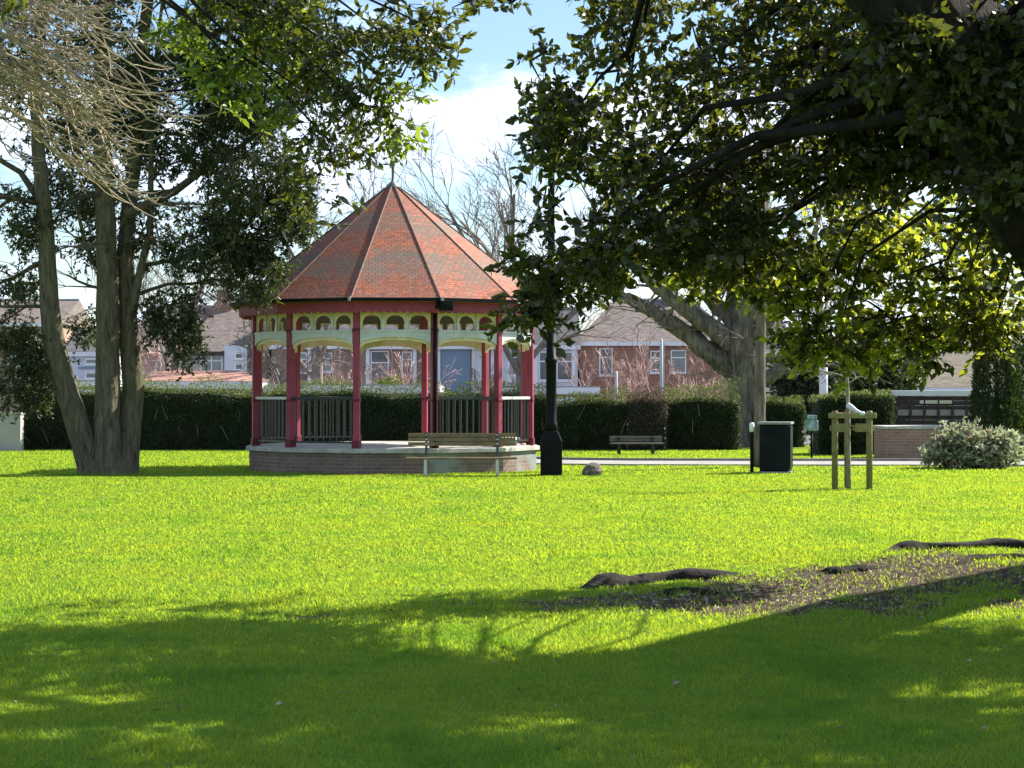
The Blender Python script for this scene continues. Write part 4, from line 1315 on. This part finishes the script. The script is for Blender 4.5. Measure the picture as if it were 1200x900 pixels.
# ---- bare trees far behind the bandstand
def bare_tree(label, u, Y, h, spread, seed, n0=7, group='bare trees behind the bandstand', mat=None, lean=0):
    random.seed(seed)
    x, _, _ = P(u, 0, Y)
    t = thing('bare_tree', label, 'tree', (x, Y, 0), 0, group)
    mat = mat or M_TWIG_GREY
    MB().tube([(0, 0, -.2), (0, 0, h * .12), (lean * .3, 0, h * .3), (lean * .6, 0, h * .5)], [h * .028, h * .022, h * .018, h * .012], 9).build('trunk', mat, t, True)
    mb = MB()
    for k in range(n0):
        a = 2.4 * k + seed
        z = h * (.18 + .3 * k / n0)
        grow(mb, (lean * .3 * z / h * 2, 0, z), (math.cos(a) * spread, math.sin(a) * spread * .7, .9), h * random.uniform(.36, .48), h * .011, 4, [4, 4, 4, 3], -.02, .2, .62, .55, 5, .62, .009, None, 4, .2)
    mb.build('branches', mat, t)
bare_tree('wide spreading bare tree against the clouds right of the roof finial', 612, 76, 11.6, .95, 4, 9)
bare_tree('bare tree rising behind the left slope of the bandstand roof', 372, 82, 11.0, .8, 9, 6)
bare_tree('slender bare tree seen through the left bay of the bandstand', 330, 66, 4.6, .5, 12, 5)
bare_tree('bare tree seen among the three evergreen stems', 205, 84, 9.0, .8, 15, 5)

def twiggy_shrub(label, u, Y, h, w, n, mat, seed, group='leafless shrubs before the houses'):
    random.seed(seed)
    x, _, _ = P(u, 0, Y)
    mb = MB()
    for k in range(n):
        a = random.uniform(0, 6.28); s = random.uniform(.1, 1)
        grow(mb, (random.gauss(0, w * .3), random.gauss(0, .3), -.05), (math.cos(a) * s * w / h, math.sin(a) * s * .4, 1), h * random.uniform(.5, .85), .03, 3, [4, 3, 3], .0, .18, .5, .6, 4, .5, .012, None, 4, .3)
    o = mb.build('bare_shrub', mat, None, loc=(x, Y, 0))
    tag(o, label, 'shrub', group)
twiggy_shrub('pinkish leafless shrub before the brick house windows', 735, 92, 4.0, 2.0, 14, M_TWIG_PINK, 1)
twiggy_shrub('pinkish leafless shrub between brick house and big bare tree', 815, 90, 3.4, 2.2, 14, M_TWIG_PINK, 2)
twiggy_shrub('leafless shrub seen through the bandstand middle bay', 478, 90, 3.4, 1.8, 12, M_TWIG_PINK, 3)
twiggy_shrub('leafless shrub before the blue grey garage door', 572, 88, 2.7, 1.1, 9, M_TWIG_GREY, 4)
twiggy_shrub('leafless shrub seen through the bandstand left bay', 405, 90, 3.0, 1.2, 9, M_TWIG_PINK, 5)
twiggy_shrub('tall pinkish leafless shrub left of the bandstand before the brown roof', 200, 88, 4.4, 2.2, 13, M_TWIG_PINK, 6)

x = P(458, 0, 80)[0]
shrub('yellow_shrub', 'yellow green leafy shrub seen through the bandstand over the hedge', 'shrub', (x, 80, .9), (.75, .5, .85), 300, M_LEAF_HEDGE2, M_TWIG, .12, .06, .4, 9)

def dark_tree(label, u, Y, h, w, n, seed):
    x, _, _ = P(u, 0, Y)
    t = thing('evergreen_tree', label, 'tree', (x, Y, 0), 0, 'evergreens beyond the park edge')
    MB().tube([(0, 0, -.1), (0, 0, h * .5)], [.2, .1], 8).build('trunk', M_BARK_OAK, t)
    q = []
    random.seed(seed)
    for k in range(7):
        c = (random.uniform(-.6, .6) * w, random.uniform(-.5, .5) * w, h * random.uniform(.3, .8))
        q.append(blob_points(c, (w * .55, w * .5, h * .24), n // 7, .42, 1.2, seed))
    b, d, L, Wd, a0, a1 = sprays(np.concatenate(q), 8, .4, .16, .09, droop=.1)
    leaves('crown', b, d, L, Wd, M_LEAF_HEDGE, t)
dark_tree('dark round evergreen behind the white pole', 950, 78, 3.6, 1.5, 1500, 1)
dark_tree('dark evergreen behind the square clipped hedge', 1018, 80, 4.3, 1.9, 1900, 2)
dark_tree('dark evergreen behind the timber fence', 1085, 88, 5.0, 2.0, 1700, 3)
dark_tree('small green evergreen behind the pitched white wall', 905, 120, 5.0, 2.0, 900, 4)

# ================================================================== BUILDINGS
def window(t, x, z, w, h, yf, fr=.06, name='window', mat=None, bars=1):
    """frame proud of the wall face yf (towards -Y), pane set back inside it"""
    mat = mat or M_WHITE
    mb = MB()
    mb.box((x - w / 2, yf - .05, z), (x + w / 2, yf - .001, z + fr)); mb.box((x - w / 2, yf - .05, z + h - fr), (x + w / 2, yf - .001, z + h))
    mb.box((x - w / 2, yf - .05, z + fr), (x - w / 2 + fr, yf - .001, z + h - fr)); mb.box((x + w / 2 - fr, yf - .05, z + fr), (x + w / 2, yf - .001, z + h - fr))
    zt = z + h * .64
    mb.box((x - w / 2 + fr, yf - .046, zt), (x + w / 2 - fr, yf - .002, zt + fr))
    for b in range(1, bars):
        xx = x - w / 2 + w * b / bars
        mb.box((xx - fr / 2, yf - .044, z + fr), (xx + fr / 2, yf - .003, zt)); mb.box((xx - fr / 2, yf - .044, zt + fr), (xx + fr / 2, yf - .003, z + h - fr))
    o = mb.build(name, mat, t)
    MB().box((x - w / 2 + fr * .5, yf - .018, z + fr * .5), (x + w / 2 - fr * .5, yf - .0005, z + h - fr * .5)).build('pane', M_GLASS, o)
    MB().box((x - w / 2 - .06, yf - .09, z - .06), (x + w / 2 + .06, yf - .001, z - .002)).build('sill', M_WHITE, o)
    return o

def gable_roof(t, x0, x1, y0, y1, ze, zr, mat, over=.25, hipL=0, hipR=0, fascia=M_WHITE, th=.08):
    """ridge along X; hipL / hipR pull the ridge ends in"""
    x0 -= over; x1 += over; y0 -= over; y1 += over
    ym = (y0 + y1) / 2
    a = [(x0, y0, ze), (x1, y0, ze), (x1, y1, ze), (x0, y1, ze), (x0 + hipL, ym, zr), (x1 - hipR, ym, zr)]
    mb = MB(); mb.v = a + [(p[0], p[1], p[2] - th) for p in a[:4]]
    mb.f = [(0, 1, 5, 4), (2, 3, 4, 5), (3, 0, 4), (1, 2, 5), (0, 6, 7, 1), (1, 7, 8, 2), (2, 8, 9, 3), (3, 9, 6, 0), (6, 9, 8, 7)]
    r = mb.build('roof', mat, t)
    rg = MB().tube([(x0 + hipL, ym, zr + .02), (x1 - hipR, ym, zr + .02)], .09, 6)
    if hipL: rg.tube([(x0, y0, ze + .03), (x0 + hipL, ym, zr + .03)], .07, 6)
    if hipR: rg.tube([(x1, y0, ze + .03), (x1 - hipR, ym, zr + .03)], .07, 6)
    rg.build('ridge_tiles', M_CONC, r)
    MB().box((x0 + .02, y0 - .03, ze - .22), (x1 - .02, y0 - .002, ze - .01)).build('fascia', fascia, t)
    return r

def house(name, label, u0, u1, Y, depth, veave, vridge, wall, roofm, hipL=0, hipR=0, over=.25, group='houses beyond the park hedge', cat='house', fascia=None):
    x0, x1 = P(u0, 0, Y)[0], P(u1, 0, Y)[0]
    ze = P(0, veave, Y)[2]; zr = P(0, vridge, Y + depth / 2)[2]
    cx = (x0 + x1) / 2
    t = thing(name, label, cat, (cx, Y, 0), 0, group)
    hw = (x1 - x0) / 2
    mb = MB(); mb.box((-hw, 0, -.1), (hw, depth, ze - .1))
    if not (hipL and hipR):
        i = len(mb.v); ym = depth / 2
        zg = zr - .15
        for xx in (-hw + .0, hw - .0):
            i = len(mb.v)
            mb.v += [(xx, 0, ze - .1), (xx, depth, ze - .1), (xx, ym, zg)]; mb.f.append((i, i + 1, i + 2) if xx > 0 else (i, i + 2, i + 1))
    mb.build('wall', wall, t)
    gable_roof(t, -hw, hw, 0, depth, ze, zr, roofm, over, hipL, hipR, fascia or M_WHITE)
    return t, cx
def wx(u, Y, cx): return (u - 600) / F * Y - cx
def wz(v, Y): return EYE + (HOR - v) / F * Y

# brick house right of the lamp post
Y = 100
t, cx = house('brick_house', 'orange red brick house with hipped brown roof between lamp post and bare tree', 679, 862, Y, 8, 400, 352, M_BRICK, M_TILE_BROWN, 2.1, 2.1)
for (u, v0, v1, w) in ((710, 440, 408, .66), (769, 437, 411, .58), (795, 437, 410, .76)):
    window(t, wx(u, Y, cx), wz(v0, Y), w, wz(v1, Y) - wz(v0, Y), 0)
MB().tube([(wx(777, Y, cx), -.35, 0), (wx(777, Y, cx), -.35, wz(401, Y))], .05, 6).build('drainpipe', M_POLE, t)
ch = MB().box((.6, 3.6, 5.2), (1.3, 4.4, 7.0)).build('chimney', M_BRICK2, t)
MB().lathe([(.12, 7.0), (.10, 7.35)], 8, Matrix.Translation((.95, 4, 0))).build('chimney_pot', M_TILE_TERRA, ch)
# white clad building behind the lamp post
Y = 98
t, cx = house('clad_house', 'white clad house with slate roof behind the lamp post', 575, 677, Y, 7, 404, 362, M_WHITEWALL, M_TILE_SLATE, 0, 0, .15)
for (u, v0, v1, w, b) in ((607, 440, 408, .8, 1), (663, 446, 412, .9, 1), (640, 446, 412, .7, 1)):
    window(t, wx(u, Y, cx), wz(v0, Y), w, wz(v1, Y) - wz(v0, Y), 0, bars=b)
for u in (587, 597, 618, 628, 650, 672): MB().box((wx(u, Y, cx) - .09, -.04, .3), (wx(u, Y, cx) + .09, -.001, wz(408, Y))).build('cladding_board', M_WHITE, t)
# terrace seen through the bandstand
Y = 100
t, cx = house('brick_terrace', 'pinkish brick terrace with slate roof seen through the bandstand', 318, 574, Y, 8, 404, 360, M_BRICK2, M_TILE_SLATE, 0, 0, .2)
for (u, v0, v1, w, b) in ((354, 437, 413, .5, 1), (378, 436, 413, .95, 2), (445, 452, 411, .9, 1), (477, 440, 412, .5, 1)):
    window(t, wx(u, Y, cx), wz(v0, Y), w, wz(v1, Y) - wz(v0, Y), 0, bars=b)
d = MB().box((wx(517, Y, cx), -.06, .1), (wx(551, Y, cx), -.001, wz(409, Y))).build('garage_door', M_BLUE, t)
for u in (363, 431, 486, 514, 555): MB().box((wx(u, Y, cx) - .09, -.08, 0), (wx(u, Y, cx) + .09, -.002, wz(405, Y))).build('corner_board', M_WHITE, t)
MB().box((wx(557, Y, cx), -.05, .1), (wx(572, Y, cx), -.002, wz(409, Y))).build('white_panel', M_WHITE, t)
# long roofed house left
Y = 102
t, cx = house('brown_roofed_house', 'long house with brown tiled roof and orange chimney left of the bandstand', 158, 312, Y, 9, 412, 360, M_GREYWALL, M_TILE_BROWN, 0, 0, .2, fascia=M_FENCE)
ch = MB().box((wx(240, Y, cx), 4.1, 5.2), (wx(258, Y, cx), 5.0, 6.9)).build('chimney', M_BRICK, t)
MB().lathe([(.12, 6.9), (.10, 7.2)], 8, Matrix.Translation((wx(249, Y, cx), 4.55, 0))).build('chimney_pot', M_TILE_TERRA, ch)
for (u, v0, v1, w, b) in ((180, 436, 416, .8, 1), (248, 437, 416, 1.1, 2)):
    window(t, wx(u, Y, cx), wz(v0, Y), w, wz(v1, Y) - wz(v0, Y), 0, bars=b)
by = MB().box((wx(266, Y, cx), -.9, 0), (wx(292, Y, cx), -.001, wz(405, Y))).build('white_bay', M_WHITEWALL, t)
window(by, wx(283, Y, cx), wz(434, Y), .42, wz(424, Y) - wz(434, Y), -.9); window(by, wx(283, Y, cx), wz(421, Y), .42, wz(412, Y) - wz(421, Y), -.9)
# far left house
Y = 110
t, cx = house('mauve_roofed_house', 'house with dull mauve roof at the far left edge', -90, 68, Y, 9, 378, 352, M_BRICK2, M_TILE_BROWN, 0, 0, .2)
window(t, wx(20, Y, cx), wz(430, Y), 1.0, 1.2, 0, bars=2)
window(t, wx(-40, Y, cx), wz(430, Y), 1.0, 1.2, 0, bars=2)
Y = 92
t, cx = house('white_annexe', 'small white walled annexe with slate roof between the tree stems', 76, 135, Y, 6, 412, 388, M_WHITEWALL, M_TILE_SLATE, 0, 0, .12)
for (v0, v1) in ((427, 419), (444, 434)):
    window(t, wx(107, Y, cx), wz(v0, Y), .55, wz(v1, Y) - wz(v0, Y), 0)
MB().box((wx(92, Y, cx), -.08, wz(432, Y)), (wx(115, Y, cx), -.002, wz(430, Y))).build('string_course', M_BLUE, t)
# white gabled house on the right
Y = 104
x0, x1 = P(895, 0, Y)[0], P(957, 0, Y)[0]
t = thing('white_gabled_house', 'white rendered house with sloping roof line right of the big bare tree', 'house', ((x0 + x1) / 2, Y, 0), 0, 'houses beyond the park hedge')
hw = (x1 - x0) / 2
mb = MB(); zl, zr_ = wz(385, Y), wz(458, Y)
mb.v = [(-hw, 0, 0), (hw + .3, 0, 0), (hw + .3, 0, 1.7), (hw * .3, 0, 3.3), (-hw * .4, 0, 5.4), (-hw, 0, 5.4)]
mb.v += [(a, 7, c) for a, b, c in mb.v]
mb.f = [(0, 1, 2, 3, 4, 5), (11, 10, 9, 8, 7, 6)] + [(i, 6 + i, 6 + (i + 1) % 6, (i + 1) % 6) for i in range(6)]
mb.build('wall', M_WHITEWALL, t)
mb = MB().tube([(-hw * .4, -.1, 5.45), (hw * .3, -.1, 3.35), (hw + .5, -.1, 1.75)], .07, 5)
mb.build('verge', M_FENCE, t)
r = MB(); r.v = [(-hw * .4, -.15, 5.5), (hw * .3, -.15, 3.4), (hw + .5, -.15, 1.8), (hw + .5, 7.2, 1.8), (hw * .3, 7.2, 3.4), (-hw * .4, 7.2, 5.5), (-hw - 2, 7.2, 5.5), (-hw - 2, -.15, 5.5)]
r.f = [(0, 1, 4, 5), (1, 2, 3, 4), (7, 0, 5, 6)]
r.build('roof', M_TILE_SLATE, t)
window(t, -hw * .3, wz(432, Y), .7, .9, 0)
# olive roofed bungalow at right
Y = 84
t, cx = house('olive_roofed_bungalow', 'bungalow with olive tiled hip roof behind the timber fence', 1075, 1260, Y, 9, 454, 388, M_CREAM, M_TILE_OLIVE, 3.0, 3.0, .3)
window(t, wx(1100, Y, cx), .6, 1.0, .9, 0)
# low garages behind the hedge
def garages(label, u0, u1, Y, v0, v1, roofcol=M_CONC, pitched=False):
    x0, x1 = P(u0, 0, Y)[0], P(u1, 0, Y)[0]; zt = wz(v0, Y); zf = wz(v1, Y)
    t = thing('garage_row', label, 'garage', ((x0 + x1) / 2, Y, 0), 0, 'garages behind the hedge')
    hw = (x1 - x0) / 2
    MB().box((-hw, 0, -.05), (hw, 5, zf)).build('wall', M_BRICK2, t)
    MB().box((-hw - .1, -.12, zf + .002), (hw + .1, 5.1, zt)).build('fascia', M_WHITE, t)
    if pitched:
        zr = wz(434, Y + 2.5)
        mb = MB(); mb.v = [(-hw - .15, -.15, zt + .01), (hw + .15, -.15, zt + .01), (hw - 1.0, 2.6, zr), (-hw + .4, 2.6, zr), (hw + .15, 5.2, zt + .01), (-hw - .15, 5.2, zt + .01)]
        mb.f = [(0, 1, 2, 3), (3, 2, 4, 5), (1, 4, 2), (0, 3, 5)]
        mb.build('roof', M_TILE_TERRA, t)
    else:
        MB().box((-hw, 0, zt + .002), (hw, 5, zt + .05)).build('roof', M_KERB, t)
    n = max(1, int(hw * 2 / 2.6))
    for k in range(n):
        xx = -hw + hw * 2 * (k + .5) / n
        MB().box((xx - 1, -.03, 0), (xx + 1, -.001, min(1.9, zf - .1))).build('door', M_WHITE, t)
    return t
garages('low garage row with terracotta roof behind the hedge left of the bandstand', 160, 300, 78, 447, 456, pitched=True)
garages('low white fronted garages seen through the bandstand above the hedge', 312, 512, 76, 452, 461)
garages('low white fronted store behind the lamp post above the hedge', 588, 700, 76, 454, 462)
garages('low flat roofed garage seen between the left tree stems', 84, 130, 74, 447, 453)

# poles beyond the hedge
def pole(label, u, Y, vtop, r, mat=M_POLE, cap=True):
    x = P(u, 0, Y)[0]; z = wz(vtop, Y)
    o = MB().lathe([(r, -.05), (r * .9, z), (r * .3, z + .04)], 10).build('pole', mat, None, True, loc=(x, Y, 0))
    tag(o, label, 'pole', 'poles beyond the hedges')
pole('thick white pole before the dark evergreens right of the bare tree', 965, 70, 380, .15, M_WHITE)
pole('thin grey pole before the brick house, left one', 722, 86, 436, .07)
pole('thin grey pole between the two right windows of the brick house', 775, 86, 398, .07)

# grey wall block at far left and brick planter, timber fence at right
x0, x1 = P(-60, 0, 56)[0], P(24, 0, 56)[0]
o = MB().box((x0, 56, -.05), (x1, 56.4, wz(486, 56))).box((x0 - .03, 55.96, wz(486, 56) + .002), (x1 + .03, 56.44, wz(483, 56))).build('garden_wall', M_GREYWALL, None, bevel=.01)
tag(o, 'plain grey rendered wall at the left end of the hedge', 'wall')

def planter():
    Y = 49
    x0, x1 = P(1038, 0, Y)[0], P(1108, 0, Y)[0]
    t = thing('brick_planter', 'low red brick planter wall with pale coping beside the path', 'wall', ((x0 + x1) / 2, Y, 0))
    hw = (x1 - x0) / 2
    MB().box((-hw, 0, -.05), (hw + .6, 1.6, wz(503, Y))).build('brickwork', M_BRICKLOW, t)
    MB().box((-hw - .02, -.03, wz(503, Y) + .002), (hw + .64, 1.64, wz(500, Y) + .01)).build('coping', M_CONC, t, bevel=.01)
planter()

def timber_fence():
    Y = 54
    x0, x1 = P(1046, 0, Y)[0], P(1165, 0, Y)[0]
    t = thing('timber_fence', 'plum brown timber fence with white capping and a row of faded panels', 'fence', ((x0 + x1) / 2, Y, 0))
    hw = (x1 - x0) / 2
    mb = MB()
    nb = 12; z1 = wz(464, Y)
    for i in range(nb):
        a = z1 * i / nb; mb.box((-hw, -.015 * (i % 2), a), (hw, .03, a + z1 / nb - .008))
    mb.build('boards', M_FENCE, t)
    MB().box((-hw - .04, -.10, z1 + .001), (hw + .04, .12, wz(457.5, Y))).build('capping', M_WHITE, t, bevel=.01)
    for i in range(6):
        u = 1058 + i * 16.5
        x = (u - 600) / F * Y - (x0 + x1) / 2
        MB().box((x - .15, -.06, wz(487, Y)), (x + .15, -.017, wz(480, Y))).build('panel', M_FENCE2, t, bevel=.005)
        MB().box((x - .21, -.09, 0), (x - .17, -.031, z1)).build('post', M_FENCE, t)
    u = 1096; x = (u - 600) / F * Y - (x0 + x1) / 2
    MB().box((x - .42, -.09, wz(473, Y)), (x + .42, -.017, wz(469, Y))).build('sign_board', M_CREAM, t)
timber_fence()

# ================================================================== SKY, SUN, CAMERA
w = bpy.data.worlds.new('World'); SC.world = w; w.use_nodes = True
nt = w.node_tree; nt.nodes.clear()
sky = N(nt, 'ShaderNodeTexSky'); sky.sky_type = 'NISHITA'; sky.sun_disc = False
sky.sun_elevation = SUN_EL; sky.sun_rotation = math.pi / 2 - SUN_AZ
sky.air_density = 1.0; sky.dust_density = .2; sky.ozone_density = 3.0
tc = N(nt, 'ShaderNodeTexCoord')
mp = N(nt, 'ShaderNodeMapping'); mp.inputs['Scale'].default_value = (1, 1, 2.2); mp.inputs['Location'].default_value = (.37, .1, .06)
nt.links.new(tc.outputs['Generated'], mp.inputs[0])
n1 = noise(nt, 9, 9, .62, vec=mp.outputs[0], dist=.35)
n2 = noise(nt, 22, 6, .6, vec=mp.outputs[0])
sep = N(nt, 'ShaderNodeSeparateXYZ'); nt.links.new(tc.outputs['Generated'], sep.inputs[0])
band = N(nt, 'ShaderNodeValToRGB')
e = band.color_ramp.elements
e[0].position = 0; e[0].color = (.55,) * 3 + (1,); e[1].position = 1; e[1].color = (.5,) * 3 + (1,)
for pz, c in ((.07, .50), (.09, .47), (.105, .47), (.12, .57), (.142, .58), (.16, .37), (.22, .34), (.32, .50)):
    q = e.new(pz); q.color = (c,) * 3 + (1,)
nt.links.new(sep.outputs[2], band.inputs[0])
ad = N(nt, 'ShaderNodeMath', operation='ADD'); nt.links.new(n1, ad.inputs[0]); nt.links.new(band.outputs[0], ad.inputs[1])
k = ramp(nt, ad.outputs[0], [(.98, (0, 0, 0)), (1.0, (0, 0, 0))])
mr = N(nt, 'ShaderNodeMapRange'); mr.inputs[1].default_value = .95; mr.inputs[2].default_value = 1.13
mr.interpolation_type = 'SMOOTHSTEP'
nt.links.new(ad.outputs[0], mr.inputs[0])
cl = ramp(nt, n2, [(.3, (5.6, 6.5, 8.2)), (.7, (9.2, 10.4, 12.6))])
mix = mixc(nt, mr.outputs[0], sky.outputs[0], cl)
bg = N(nt, 'ShaderNodeBackground'); bg.inputs['Strength'].default_value = .07
nt.links.new(mix, bg.inputs[0])
out = N(nt, 'ShaderNodeOutputWorld'); nt.links.new(bg.outputs[0], out.inputs[0])

ld = bpy.data.lights.new('sun', 'SUN'); ld.energy = 5; ld.angle = R(.5); ld.color = (1, .94, .82)
lo = bpy.data.objects.new('sun', ld); COL.objects.link(lo)
dv = Vector((math.cos(SUN_AZ) * math.cos(SUN_EL), math.sin(SUN_AZ) * math.cos(SUN_EL), math.sin(SUN_EL)))
lo.rotation_euler = dv.to_track_quat('Z', 'Y').to_euler()
lo.location = (10, 30, 30)

cd = bpy.data.cameras.new('camera'); cd.lens = 72; cd.sensor_width = 36; cd.clip_end = 2000; cd.clip_start = .1
co = bpy.data.objects.new('camera', cd); COL.objects.link(co)
co.location = (0, 0, EYE); co.rotation_euler = (R(90 + .239), 0, 0)
SC.camera = co
vs = SC.view_settings
vs.view_transform = 'Standard'; vs.look = 'None'; vs.exposure = 1.38; vs.gamma = 1
SC.cycles.max_bounces = 6; SC.cycles.transmission_bounces = 4; SC.cycles.diffuse_bounces = 3; SC.cycles.glossy_bounces = 2
SC.cycles.use_denoising = True
